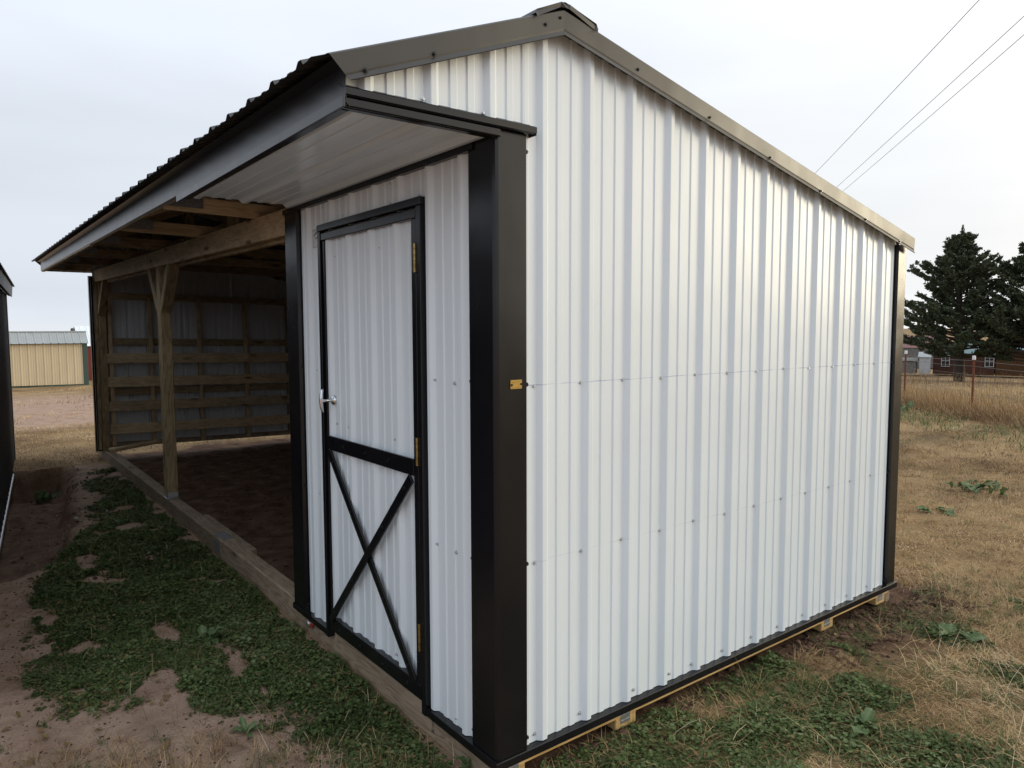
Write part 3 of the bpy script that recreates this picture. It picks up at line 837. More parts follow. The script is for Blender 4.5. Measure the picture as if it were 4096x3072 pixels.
# mid post, its braces and its galvanised base
board('post', (0.048, 5.177, 0.004), (0.048, 5.177, 2.12), 0.094, 0.130, M_TREATED, shed, up=(0, 1, 0), bevel=0.006)
board('knee_brace', (0.048, 5.235, 1.735), (0.048, 5.60, 2.16), 0.092, 0.085, M_TREATED, shed, up=(0, -1, 1))
board('knee_brace', (0.048, 5.118, 1.735), (0.048, 4.755, 2.14), 0.092, 0.085, M_TREATED, shed, up=(0, 1, 1))
pb = empty('post_base'); pb.parent = shed
box('base_plate', -0.012, 0.106, 5.090, 5.262, 0.0, 0.004, M_SILVER, pb, 0.001)
box('base_strap', 0.004, 0.092, 5.1085, 5.1115, 0.004, 0.055, M_SILVER, pb, 0.0008)
box('base_strap', -0.0025, -0.0005, 5.125, 5.23, 0.004, 0.040, M_SILVER, pb, 0.0006)
for x, z in ((0.02, 0.03), (0.048, 0.04), (0.076, 0.03)):
    screw(SCREW_W, (x, 5.108, z), ROT_NY, pb)
# corner post at the far end with brace, and near jamb post behind the black trim
board('post', (0.036, 8.715, -0.02), (0.060, 8.715, 2.22), 0.085, 0.11, M_TREATED, shed, up=(0, 1, 0), bevel=0.006)
board('post', (-0.028, 8.765, -0.02), (-0.004, 8.765, 2.20), 0.036, 0.09, M_TREATED, shed, up=(0, 1, 0), bevel=0.004)
board('knee_brace', (0.045, 8.665, 1.765), (0.055, 8.24, 2.20), 0.090, 0.070, M_TREATED, shed, up=(0, 1, 1))
board('post', (0.06, 1.885, 0.0), (0.06, 1.885, 2.15), 0.09, 0.085, M_TREATED, shed, up=(0, 1, 0))

# far wall --------------------------------------------------------
TILT = -0.021
YW = 8.78
far_cuts = [-0.03, 0.80, 1.71, 2.62, 3.0]
for i in range(4):
    sheet('wall_panel', far_cuts[i], far_cuts[i + 1] - 0.0005, 0.11, lambda u: 0.04 + TILT * u, lambda u: roof_z(u) - 0.002 + LIFT * YW,
          lambda u, h, z: (u, YW + h, z), M_INNER, shed, extra=(RX,))
for a_, b_ in ((-0.555, 0.30), (0.3005, 1.2), (1.2005, 2.1), (2.1005, 3.0)):
    sheet('gable_panel', a_, b_, 0.11, lambda u: 2.30, lambda u: roof_z(u) - 0.002 + LIFT * 9.0, lambda u, h, z: (u, 8.995 + h, z), M_INNER, shed, extra=(RX,))
zext([(-0.078, YW - 0.035), (-0.078, YW + 0.03), (-0.070, YW + 0.04), (0.06, YW + 0.04)], -0.05, 2.25, 'corner_trim')
zext([(-0.060, YW - 0.068), (-0.060, YW - 0.036)], -0.05, 2.25, 'corner_trim', mat=M_SILVER)
for x in (0.135, 0.615, 1.243, 1.880, 2.512, 2.90):
    board('stud', (x, 8.722, 0.02 + TILT * x), (x, 8.722, 1.98 + TILT * x * 0.6), 0.05, 0.075, M_PINE if x < 2 else M_TREATED, shed, up=(0, 1, 0))
for zc, hh, mt in ((2.005, 0.085, M_TREATED), (1.402, 0.092, M_TREATED), (0.742, 0.092, M_TREATED), (0.04, 0.06, M_WEATHER)):
    xs = [0.135, 0.615, 1.243, 1.880, 2.512, 2.90]
    if zc in (1.402, 0.742):
        for a, b in zip(xs[:-1], xs[1:]):
            board('girt', (a + 0.026, 8.735, zc + TILT * a), (b - 0.026, 8.735, zc + TILT * b), 0.038, hh, mt, shed)
    else:
        board('girt', (0.08, 8.725, zc + TILT * 0.08), (2.95, 8.725, zc + TILT * 2.95), 0.07, hh, mt, shed)
for zc in (1.184, 0.874, 0.553, 0.251):
    board('kick_board', (0.085, 8.662, zc + TILT * 0.085), (2.94, 8.662, zc + TILT * 2.94), 0.038, 0.135, M_PINE, shed)
# flat corner tie at the far front corner (two boards laid on the skid)
board('corner_tie', (0.03, 8.30, 0.028), (0.66, 8.66, 0.040), 0.11, 0.045, M_PINE, shed, bevel=0.012)
board('corner_tie', (0.005, 8.34, 0.026), (0.60, 8.70, 0.036), 0.05, 0.040, M_TREATED, shed, bevel=0.010)

# back wall (lower eave side)
for i in range(10):
    a = 0.02 + i * 0.876; b = a + 0.8755
    sheet('wall_panel', a, b, 0.1, lambda u: 0.03, lambda u: roof_z(2.985) - 0.003 + LIFT * u, lambda u, h, z: (2.985 + h * 0.5, u, z), M_INNER, shed)
for y in (1.98, 3.2, 4.42, 5.64, 6.86, 8.08):
    board('stud', (2.945, y, 0.0), (2.945, y, 2.0 + LIFT * y), 0.075, 0.045, M_TREATED, shed, up=(0, 1, 0))
for zc in (1.14, 0.83, 0.51, 0.21):
    board('kick_board', (2.885, 1.99, zc), (2.885, 8.63, zc), 0.038, 0.135, M_PINE, shed)
board('girt', (2.94, 1.96, 1.96), (2.94, 8.7, 2.04), 0.07, 0.085, M_TREATED, shed)
# partition between tack room and bay, boards on the bay side
for i in range(3):
    sheet('wall_panel', 0.10 + i * 0.95, 0.10 + i * 0.95 + 0.9495, 0.11, lambda u: 0.02, lambda u: 2.17, lambda u, h, z: (u, 1.905 - h * 0.3, z), M_INNER, shed)
for zc, hh in ((1.17, 0.135), (0.868, 0.085), (0.528, 0.11), (0.222, 0.135)):
    board('kick_board', (0.010, 1.954, zc), (2.90, 1.954, zc), 0.038, hh, M_PINE, shed)

# trusses ----------------------------------------------------------
for i, y in enumerate((0.10, 1.16, 2.47, 3.77, 5.07, 6.37, 7.67, 8.97)):
    zb = 2.221 + 0.0145 * (y - 1.93) + 0.045
    open_bay = y > 2
    mt = M_PINE if y < 4 else M_TREATED
    if y < 2: continue
    board('truss_chord', (-0.515, y, zb), (2.93, y, zb - 0.06), 0.038, 0.088, mt, shed)
    for xa, xb in ((-0.52, RX), (RX, 2.95)):
        board('truss_rafter', (xa + 0.01 * (xa > 0), y + 0.0005, roof_z(xa) - 0.062 + LIFT * y), (xb, y + 0.0005, roof_z(xb) - 0.062 + LIFT * y), 0.037, 0.088, mt, shed)
    if open_bay:
        board('truss_web', (0.262, y, zb + 0.04), (0.262, y, roof_z(0.262) - 0.11 + LIFT * y), 0.036, 0.088, mt, shed, up=(1, 0, 0))
        board('truss_web', (1.3, y, zb + 0.02), (1.3, y, roof_z(1.3) - 0.11 + LIFT * y), 0.036, 0.088, mt, shed, up=(1, 0, 0))
        nail_plate('nail_plate', (-0.405, y - 0.0195, zb + 0.010), (1, 0, 0), (0, 0, 1), 0.205, 0.072, 9, 8, shed)
for k, x in enumerate((-0.50, -0.12, 0.20, 0.75, 1.3, 1.85, 2.4, 2.9)):
    zr = roof_z(x) - 0.008
    board('purlin', (x, 0.02, zr - 0.002), (x, 8.99, zr - 0.002 + LIFT * 8.97), 0.085, 0.018, M_TREATED, shed)

# end sill board and runner ends under the end wall
board('rim_board', (0.02, -0.002, -0.041), (2.93, -0.002, -0.041), 0.030, 0.021, M_SAWN, shed, bevel=0.002)
for x0, x1 in ((0.002, 0.112), (0.585, 0.708), (2.172, 2.292), (2.782, 2.884)):
    r = board('runner', ((x0 + x1) / 2, -0.016, -0.066 if x0 > 0.2 else -0.088), ((x0 + x1) / 2, 1.88, -0.066 if x0 > 0.2 else -0.088), x1 - x0, 0.068 if x0 > 0.2 else 0.112, M_SAWN, shed, up=(0, 0, 1))
    if x0 > 0.2 or True:
        xc = (x0 + x1) / 2 - 0.005
        nail_plate('nail_plate', (xc, -0.0165, -0.058), (1, 0, 0), (0, 0, 1), 0.055, 0.042, 6, 2, shed, M_SILVER)
# red-ringed drain plug on the skid
lV, lF = lathe([(0.0, 0.030), (0.014, 0.030), (0.017, 0.026), (0.017, 0.006)], 18)
plug = mesh_obj('pipe_plug', [(-0.001 - z, 1.722 + x, -0.058 + y) for x, y, z in lV], [f[::-1] for f in lF], M_SILVER, shed, True)
lV, lF = lathe([(0.017, 0.016), (0.026, 0.014), (0.030, 0.006), (0.029, 0.0), (0.017, 0.0)], 20)
mesh_obj('plug_ring', [(-0.001 - z, 1.722 + x, -0.058 + y) for x, y, z in lV], [f[::-1] for f in lF], M_RED, plug, True)
# stamp on the skid near the corner: grade mark
gm = [(0.455, 'H'), (0.452, 'T'), (0.449, '5'), (0.446, 'F')]
RF = Matrix.Rotation(math.radians(-90), 4, 'Z') @ Matrix.Rotation(math.radians(90), 4, 'X')
for k, (yy, ch) in enumerate(gm):
    text_part(ch, 0.028, M_INK, shed, Matrix.Translation((-0.0006, 0.455, -0.115 + k * 0.024)) @ RF, 'grade_stamp', 0.0002)

# ------------------------------------------------------------------ neighbouring dark building (left)
nb = empty('dark_metal_building', (-1.25, 5.5, -0.18))
tag(nb, 'charcoal ribbed metal building cut off by the left edge beside the trench', 'building')
NB0 = Vector((-0.94, 9.40, 0)); ND = Vector((-0.081, -1, 0)).normalized(); NN = Vector((1, -0.081, 0)).normalized()
nb_inv = Matrix.Translation((1.25, -5.5, 0.18))
NL = 7.5
def nmap(u, h, z):
    p = NB0 + ND * u + NN * h; return (p.x + 1.25, p.y - 5.5, z + 0.18)
k = 0; u = 0.02
while u < NL - 0.01:
    b = min(u + 0.914, NL)
    sheet('wall_panel', u, b - 0.0005, 0.02, lambda t: -0.165, lambda t: 2.02, lambda t, h, z: nmap(t, h, z), M_DARKWALL, nb); u = b
extr = [(0.0, -0.166), (0.026, -0.168), (0.028, -0.20), (0.020, -0.202)]
V = [nmap(-0.03, h, z) for h, z in extr] + [nmap(NL, h, z) for h, z in extr]
solid(mesh_obj('base_trim', V, [(i, i + 1, i + 5, i + 4) for i in range(3)], M_SILVER, nb), 0.001)
V = [nmap(-0.025, a, z) for a in (0.022, ) for z in (-0.166, 2.02)] + [nmap(0.10, 0.022, z) for z in (-0.166, 2.02)] + [nmap(-0.025, -0.12, z) for z in (-0.166, 2.02)]
solid(mesh_obj('corner_trim', V, [(0, 2, 3, 1), (4, 0, 1, 5)], M_DARKWALL, nb), 0.0012)
eav = [(0.03, 2.0), (0.075, 1.985), (0.085, 2.115), (0.06, 2.13), (-0.6, 2.33)]
V = [nmap(-0.10, h, z) for h, z in eav] + [nmap(NL, h, z) for h, z in eav]
solid(mesh_obj('eave_trim', V, [(i, i + 1, i + 6, i + 5) for i in range(2)], M_DARKWALL, nb), 0.001)
pts = prof_points(-0.09, NL, 0.05)
V, F = [], []
for t, h in pts:
    V += [nmap(t, 0.11, 2.112 + h), nmap(t, -1.7, 2.65 + h)]
for i in range(len(pts) - 1): F.append((2 * i, 2 * i + 2, 2 * i + 3, 2 * i + 1))
solid(mesh_obj('roof_panel', V, F, M_DARKWALL, nb), 0.001)
# gable end and back so that it is a closed building
gv = [nmap(0.0, 0.0, -0.165), nmap(0.0, -3.4, -0.165), nmap(0.0, -3.4, 2.02), nmap(0.0, -1.7, 2.6), nmap(0.0, 0.0, 2.04)]
mesh_obj('gable_wall', gv, [(0, 1, 2, 3, 4)], M_DARKWALL, nb)
gv = [nmap(NL - 0.002, 0.0, -0.165), nmap(NL - 0.002, -3.4, -0.165), nmap(NL - 0.002, -3.4, 2.02), nmap(NL - 0.002, -1.7, 2.6), nmap(NL - 0.002, 0.0, 2.04)]
mesh_obj('gable_wall', gv, [(0, 1, 2, 3, 4)], M_DARKWALL, nb)
gv = [nmap(0, -3.4, -0.165), nmap(NL, -3.4, -0.165), nmap(NL, -3.4, 2.02), nmap(0, -3.4, 2.02), nmap(-0.09, -3.5, 2.05), nmap(NL, -3.5, 2.05), nmap(NL, -1.7, 2.65), nmap(-0.09, -1.7, 2.65)]
mesh_obj('back_wall', gv, [(0, 1, 2, 3), (4, 5, 6, 7)], M_DARKWALL, nb)

# ------------------------------------------------------------------ far sheds
ts = empty('cream_shed', (1.2, 28.0, -0.42))
tag(ts, 'low cream ribbed metal shed with green trim and grey roof across the yard', 'shed')
o3 = Vector((1.2, 28.0, -0.42))
def tmap(x, y, z): return (x - o3.x, y - o3.y, z - o3.z)
x = -2.6
while x < 2.15:
    b = min(x + 0.914, 2.17)
    sheet('wall_panel', x, b - 0.0005, 0.05, lambda u: -0.36, lambda u: 1.10, lambda u, h, z: tmap(u, 28.0 - h, z - 0.02 * (u / 2.3)), M_CREAM, ts); x = b
for a, b, y0, y1, z0, z1, nm, mt in ((2.165, 2.31, 27.965, 28.06, -0.44, 1.10, 'corner_trim', M_GREENTRIM), (-2.6, 2.31, 27.96, 28.0, -0.47, -0.39, 'base_trim', M_GREENTRIM),
                                     (-2.65, 2.34, 27.90, 27.94, 1.075, 1.10, 'eave_trim', M_GREENTRIM), (2.27, 2.31, 28.06, 30.9, -0.45, 1.08, 'end_wall', M_CREAM)):
    o = box(nm, a - o3.x, b - o3.x, y0 - o3.y, y1 - o3.y, z0 - o3.z, z1 - o3.z, mt, ts, 0.004)
x = -2.65
while x < 2.31:
    b = min(x + 0.914, 2.33)
    pts = prof_points(x, b - 0.0005, 0.03)
    V, F = [], []
    for u, h in pts:
        V += [tmap(u, 27.86, 1.085 + h), tmap(u, 28.32, 1.475 + h)]
    for i in range(len(pts) - 1): F.append((2 * i, 2 * i + 2, 2 * i + 3, 2 * i + 1))
    solid(mesh_obj('roof_panel', V, F, M_GREYROOF, ts), 0.001)
    x = b
box('ridge_cap', -2.66 - o3.x, 2.34 - o3.x, 28.30 - o3.y, 28.52 - o3.y, 1.480 - o3.z, 1.525 - o3.z, M_GREYROOF, ts, 0.01)
V = [tmap(-2.65, 28.5, 1.49), tmap(2.33, 28.5, 1.49), tmap(2.33, 31.0, 1.08), tmap(-2.65, 31.0, 1.08)]
solid(mesh_obj('roof_panel', V, [(0, 1, 2, 3)], M_GREYROOF, ts), 0.004)
V = [tmap(2.29, 28.0, 1.05), tmap(2.29, 31.0, 1.05), tmap(2.29, 28.5, 1.48), tmap(2.29, 28.34, 1.47)]
mesh_obj('gable', V, [(0, 1, 2, 3)], M_CREAM, ts)
box('end_wall', -2.6 - o3.x, 2.27 - o3.x, 30.86 - o3.y, 30.9 - o3.y, -0.45 - o3.z, 1.08 - o3.z, M_CREAM, ts, 0)

def zsheet_shed(name, label, origin, w, d, h, wall_m, roof_m, rise, face_dir, trim_m=None, over=0.12):
    """small gabled shed: long side (width w) faces the camera; ribs in the wall sheet"""
    e = empty(name, origin); tag(e, label, 'shed')
    f = Vector(face_dir).normalized()          # towards the viewer
    t = Vector((-f.y, f.x, 0))         # along the wall, to the right as seen
    e.matrix_basis = Matrix(((t.x, -f.x, 0, origin[0]), (t.y, -f.y, 0, origin[1]), (0, 0, 1, origin[2]), (0, 0, 0, 1)))
    # local frame: x along wall, y away from viewer, z up
    sheet('wall_panel', 0, w, 0.03, lambda u: 0, lambda u: h, lambda u, q, z: (u, -q * 1.3, z), wall_m, e)
    sheet('wall_panel', 0, w, 0.03, lambda u: 0, lambda u: h, lambda u, q, z: (u, d + q, z), wall_m, e)
    for xx in (0, w):
        mesh_obj('end_wall', [(xx, 0, 0), (xx, d, 0), (xx, d, h), (xx, d / 2, h + rise), (xx, 0, h)], [(0, 1, 2, 3, 4)], wall_m, e)
    for sy, ey in ((-over, d / 2), (d / 2, d + over)):
        za = h - over * rise / (d / 2) if sy < 0 else h + rise
        zb = h + rise if sy < 0 else h - over * rise / (d / 2)
        pts = prof_points(-over, w + over, 0.05); V, F = [], []
        for u, q in pts: V += [(u, sy, za + 0.02 + q), (u, ey, zb + 0.02 + q)]
        for i in range(len(pts) - 1): F.append((2 * i, 2 * i + 2, 2 * i + 3, 2 * i + 1))
        solid(mesh_obj('roof_panel', V, F, roof_m, e), 0.002)
    if trim_m:
        for xx in (-0.03, w - 0.06): box('corner_trim', xx, xx + 0.09, -0.045, 0.02, 0, h - 0.03, trim_m, e, 0.004)
    return e
rbarn = zsheet_shed('red_barn', 'red shed with white roof peeking out behind the cream shed', (2.62, 31.5, -0.55), 4.0, 3.0, 1.50, M_BARNRED, M_WHITE, 0.75, (0, -1, 0))
# pole with a bracket lamp poking above the far roof
yl = empty('yard_lamp', (2.60, 34.5, -0.5)); tag(yl, 'thin pole with a bracket lamp rising past the cream shed corner', 'lamp')
V, F = [], []; tube(V, F, [(0, 0, 0), (0, 0, 2.12)], [0.03, 0.025], 8); mesh_obj('pole', V, F, M_CABLE, yl)
V, F = [], []; tube(V, F, [(-0.03, 0, 2.12), (0.5, 0, 2.07)], [0.018, 0.018], 6); mesh_obj('arm', V, F, M_CABLE, yl)
lV, lF = lathe([(0, 0.10), (0.05, 0.08), (0.07, 0.0), (0.05, -0.05), (0, -0.06)], 12); mesh_obj('lamp_head', [(a, b, c + 2.05) for a, b, c in lV], lF, M_CABLE, yl)

fdir = (CAM - Vector((73, 26, 0))); fdir.z = 0
brn = zsheet_shed('brown_shed', 'brown board shed with two white gridded windows and teal roof behind the cedars', (72.4, 28.15, -2.85), 4.9, 4.0, 1.95, M_BROWNWALL, M_TEALROOF, 1.0, fdir)
def window(parent, x0, z0, w, h):
    wdo = empty('window'); wdo.parent = parent
    box('pane', x0, x0 + w, -0.05, -0.035, z0, z0 + h, M_GLASSDK, wdo, 0)
    for a, b, c, d in ((x0 - .05, x0, z0 - .05, z0 + h + .05), (x0 + w, x0 + w + .05, z0 - .05, z0 + h + .05), (x0, x0 + w, z0 - .05, z0), (x0, x0 + w, z0 + h, z0 + h + .05),
                       (x0, x0 + w, z0 + h * .48, z0 + h * .53), (x0 + w * .48, x0 + w * .53, z0, z0 + h), (x0, x0 + w, z0 + h * .76, z0 + h * .785)):
        box('muntin', a, b, -0.08, -0.052, c, d, M_GALVWALL, wdo, 0)
window(brn, 0.72, 0.78, 0.60, 1.0)
window(brn, 5.0 - 1.02 + 0.2, 0.82, 0.62, 1.0)
tan = zsheet_shed('stained_board_shed', 'orange-brown stained board shed right of the brown shed behind the cedars', tuple(Vector((72.4, 28.15, -2.85)) + Vector((-fdir.normalized().y, fdir.normalized().x, 0)) * 4.98), 3.2, 3.5, 2.25, M_TANBOARD, M_TEALROOF, 0.8, fdir)
wht = zsheet_shed('white_shed', 'white shed end beside the brown shed under the cedar boughs', (69.6, 28.2, -2.7), 0.85, 2.5, 1.55, M_GALVWALL, M_GREYROOF, 0.4, fdir)
gry = zsheet_shed('grey_plank_shed', 'weathered grey plank shed left of the white shed under the cedar', (69.0, 30.6, -2.75), 2.2, 2.2, 1.2, M_GREYWALL, M_GREYWALL, 0.25, fdir)
rdr = zsheet_shed('red_roofed_house', 'low house with faded red roof behind the left cedar', (84, 39, -3.0), 6.0, 6.0, 2.3, M_GREYWALL, M_REDROOF, 1.3, fdir)

# ------------------------------------------------------------------ wire fence
F1 = Vector((19.54, 7.28, 0)); F2 = Vector((17.32, 4.77, 0))
FD = (F2 - F1); FS = FD.length; FDn = FD.normalized()
fence = empty('wire_fence', (F1.x, F1.y, float(gz(F1.x, F1.y))))
fo = Vector(fence.location)
tag(fence, 'woven wire field fence on rusty red posts with white caps', 'fence')
TOPZ = 0.90
postV, postF = [], []
for (a, b) in ((0.022, 0.006), (0.006, 0.022)):
    base = len(postV)
    for z in (0, 1):
        for sx, sy in ((-1, -1), (1, -1), (1, 1), (-1, 1)): postV.append((sx * a, sy * b, z))
    postF += [(base, base + 1, base + 5, base + 4), (base + 1, base + 2, base + 6, base + 5), (base + 2, base + 3, base + 7, base + 6), (base + 3, base, base + 4, base + 7), (base + 4, base + 5, base + 6, base + 7)]
capV, capF = lathe([(0.036, 0.0), (0.038, 0.02), (0.036, 0.085), (0.028, 0.095), (0.0, 0.097)], 10)
def fpt(i): return F1 + FD * i
for i in range(-3, 5):
    p = fpt(i); g = float(gz(p.x, p.y)); hgt = TOPZ - 0.02 * (i % 2) - g - 0.06
    po = mesh_obj('post', [(x + p.x - fo.x, y + p.y - fo.y, z * (hgt + 0.2) - 0.2 + g - fo.z) for x, y, z in postV], postF, M_TPOST, fence)
    mesh_obj('cap', [(x + p.x - fo.x, y + p.y - fo.y, z + g + hgt - 0.02 - fo.z) for x, y, z in capV], capF, M_WHITECAP, po)
for hgt in (1.13, 1.00):
    V, F = [], []
    pts = []
    for i in np.linspace(-3, 4, 71):
        p = fpt(i); sag = 0.02 * math.sin((i % 1) * math.pi)
        pts.append((p.x - fo.x, p.y - fo.y, TOPZ - 1.25 + hgt - sag - fo.z))
    tube(V, F, pts, [0.0042] * len(pts), 3)
    mesh_obj('strand_wire', V, F, M_WIRE, fence)
V, F = [], []
for hgt in (0.80, 0.66, 0.52, 0.38, 0.24, 0.12):
    pts = [(fpt(i).x - fo.x, fpt(i).y - fo.y, TOPZ - 1.25 + hgt - fo.z) for i in np.linspace(-3, 4, 15)]
    tube(V, F, pts, [0.003] * len(pts), 3)
for i in np.arange(-3, 4, 0.03):
    p = fpt(i)
    tube(V, F, [(p.x - fo.x, p.y - fo.y, TOPZ - 1.25 + 0.80 - fo.z), (p.x - fo.x, p.y - fo.y, TOPZ - 1.30 - fo.z)], [0.0024] * 2, 3)
wm = mesh_obj('wire_mesh', V, F, M_WIRE, fence)

# ------------------------------------------------------------------ overhead wires
WP = [((14.887, 4.09), (27.088, 14.417), 'upper overhead cable crossing the sky right of the roof'),
      ((16.47, 3.821), (30.63, 15.385), 'middle overhead cable, upper one of the close pair over the roof'),
      ((17.586, 4.167), (32.094, 15.943), 'lowest overhead cable, lower one of the close pair over the roof')]
for (a, b, lab) in WP:
    a, b = Vector((*a, 8.0)), Vector((*b, 8.0))
    d = b - a
    V, F = [], []
    pts, rr = [], []
    for t in np.linspace(-1.2, 2.6, 40):
        p = a + d * t
        s = 0.03 * ((t - 0.5) ** 2 - 0.25) * 2
        pts.append((p.x - a.x, p.y - a.y, 8.0 + s)); rr.append(0.0075)
    tube(V, F, pts, rr, 5)
    e = mesh_obj('power_line', V, F, M_CABLE)
    e.location = (a.x, a.y, 0)
    tag(e, lab, 'cable')

# ------------------------------------------------------------------ cedars
def foliage_mat(name, c0, c1, c2):
    m, n, l, b = mat_new(name)
    g = n.new('ShaderNodeNewGeometry')
    r = ramp(n, [(0, c0), (0.55, c1), (1, c2)]); l.new(g.outputs['Random Per Island'], r.inputs[0])
    l.new(r.outputs[0], b.inputs['Base Color'])
    b.inputs['Roughness'].default_value = 0.7; b.inputs['Specular IOR Level'].default_value = 0.2
    return m
M_CEDAR = foliage_mat('cedar_foliage', (0.036, 0.052, 0.030), (0.070, 0.092, 0.052), (0.125, 0.140, 0.078))

def cedar(label, base, H, R, seed, n_limb=120, lean=(0, 0)):
    rg = np.random.default_rng(seed)
    e = empty('cedar_tree', base); tag(e, label, 'tree', 'cedars behind the field fence')
    TV, TF = [], []
    tp = []
    for t in np.linspace(0, 1, 12):
        tp.append(Vector((lean[0] * t * t + 0.12 * math.sin(t * 5 + seed), lean[1] * t * t + 0.12 * math.cos(t * 4 + seed), t * H * 0.97)))
    tube(TV, TF, tp, [0.34 * (1 - t) ** 0.8 + 0.02 for t in np.linspace(0, 1, 12)], 10)
    def trunk_at(t):
        f = t * 11; i = min(int(f), 10); return tp[i].lerp(tp[i + 1], f - i)
    LV = []
    for i in range(n_limb):
        t = 0.165 + 0.815 * ((i + rg.random()) / n_limb) ** 0.92
        az = i * 2.39996 + rg.normal(0, 0.3)
        prof = R * min(1.0, (1.03 - t) ** 0.80 * 1.12) * (0.80 + 0.20 * math.sin(t * 17 + seed))
        if t < 0.2: prof *= 0.75 + t * 1.2
        L = prof * rg.uniform(0.62, 1.12)
        p0 = trunk_at(t * 0.97)
        rise = rg.uniform(0.02, 0.35) + 0.35 * t - 0.10 * (t < 0.25)
        d = Vector((math.cos(az), math.sin(az), 0))
        pts = []
        bend = rg.normal(0, 0.25)
        nseg = 7
        for s in np.linspace(0, 1, nseg):
            a2 = az + bend * s * s
            dd = Vector((math.cos(a2), math.sin(a2), 0))
            pts.append(p0 + dd * (L * s) + Vector((0, 0, L * (rise * s + 0.14 * s * s - 0.20 * s * (1 - s) * (t < 0.6)))))
        tube(TV, TF, pts, [max(0.012, 0.085 * (1 - t) * (1 - s) + 0.012) for s in np.linspace(0, 1, nseg)], 5)
        # sprays: feathery clumps along the outer part of the limb
        ns = max(5, int(L * 8.2))
        for q in range(ns):
            s = rg.uniform(0.22, 1.02) ** 0.75
            f = min(s, 0.999) * (nseg - 1); j = int(f); pc = pts[j].lerp(pts[j + 1], f - j)
            sd = rg.choice([-1, 1])
            a3 = az + bend * s + sd * rg.uniform(0.15, 1.1)
            sl = rg.uniform(0.35, 0.85) * (1.15 - 0.5 * s) * (0.55 + 0.45 * (1 - t))
            sdir = Vector((math.cos(a3), math.sin(a3), rg.uniform(-0.05, 0.65))).normalized()
            nl = 26
            for z in range(nl):
                w = rg.random() ** 0.8
                pos = pc + sdir * (sl * w) + Vector(rg.normal(0, 0.075 * (1.1 - w * 0.7), 3))
                ld = (sdir * 0.9 + Vector(rg.normal(0, 0.55, 3)) + Vector((0, 0, 0.25))).normalized()
                ln = rg.uniform(0.11, 0.24); wd = rg.uniform(0.026, 0.06)
                sdv = ld.cross(Vector(rg.normal(0, 1, 3))).normalized()
                LV.append((pos - ld * ln * 0.5, pos + sdv * wd, pos + ld * ln * 0.6, pos - sdv * wd))
    # leader tuft
    for z in range(260):
        w = rg.random()
        pos = trunk_at(0.90 + 0.10 * w) + Vector((0, 0, 0.35 * w)) + Vector(rg.normal(0, 0.16 * (1.05 - w), 3))
        ld = (Vector((0, 0, 0.8)) + Vector(rg.normal(0, 0.5, 3))).normalized(); ln = 0.18
        sdv = ld.cross(Vector(rg.normal(0, 1, 3))).normalized()
        LV.append((pos - ld * ln * 0.5, pos + sdv * 0.035, pos + ld * ln * 0.6, pos - sdv * 0.035))
    mesh_obj('trunk', TV, TF, M_BARK, e, True)
    A = np.array([[tuple(v) for v in q] for q in LV], np.float32).reshape(-1, 3)
    Fq = np.arange(len(A)).reshape(-1, 4)
    link_mesh('crown', np_mesh('crown', A, Fq, M_CEDAR), e)
    return e
cedar('tall pointed cedar just right of the shelter, behind the fence', (54.6, 19.25, float(gz(54.6, 19.25))), 10.9, 5.5, 3, 200)
cedar('second cedar cut off by the right edge of the picture', (55.0, 14.9, float(gz(55.0, 14.9))), 9.9, 5.4, 9, 190)

# ------------------------------------------------------------------ vegetation (stuff)
def leaf_mat(name, stops, rough=0.6, trans=0.25):
    m, n, l, b = mat_new(name)
    g = n.new('ShaderNodeAttribute'); g.attribute_name = 'tone'
    r = ramp(n, stops); l.new(g.outputs['Fac'], r.inputs[0])
    l.new(r.outputs[0], b.inputs['Base Color'])
    b.inputs['Roughness'].default_value = rough; b.inputs['Specular IOR Level'].default_value = 0.3
    tr = n.new('ShaderNodeBsdfTranslucent'); l.new(r.outputs[0], tr.inputs['Color'])
    mx = n.new('ShaderNodeMixShader'); mx.inputs[0].default_value = trans
    l.new(b.outputs[0], mx.inputs[1]); l.new(tr.outputs[0], mx.inputs[2])
    l.new(mx.outputs[0], n['Material Output'].inputs[0])
    return m
M_CLOVER = leaf_mat('weed_leaf', [(0.0, (0.045, 0.068, 0.020)), (0.4, (0.090, 0.132, 0.040)), (0.75, (0.150, 0.200, 0.072)), (0.91, (0.20, 0.25, 0.13)), (0.95, (0.24, 0.19, 0.08)), (1.0, (0.22, 0.13, 0.065))])
M_STRAW = leaf_mat('dry_grass_blade', [(0.0, (0.12, 0.072, 0.042)), (0.3, (0.30, 0.195, 0.100)), (0.65, (0.54, 0.378, 0.190)), (0.9, (0.69, 0.51, 0.285)), (1.0, (0.66, 0.54, 0.37))], 0.7, 0.2)
M_GRASS = leaf_mat('green_grass_blade', [(0.0, (0.04, 0.07, 0.02)), (0.5, (0.085, 0.135, 0.038)), (0.85, (0.16, 0.20, 0.065)), (1.0, (0.38, 0.30, 0.14))], 0.55, 0.25)
M_WEED = leaf_mat('broad_leaf', [(0.0, (0.055, 0.095, 0.032)), (0.6, (0.105, 0.165, 0.062)), (1.0, (0.19, 0.24, 0.13))], 0.5, 0.2)

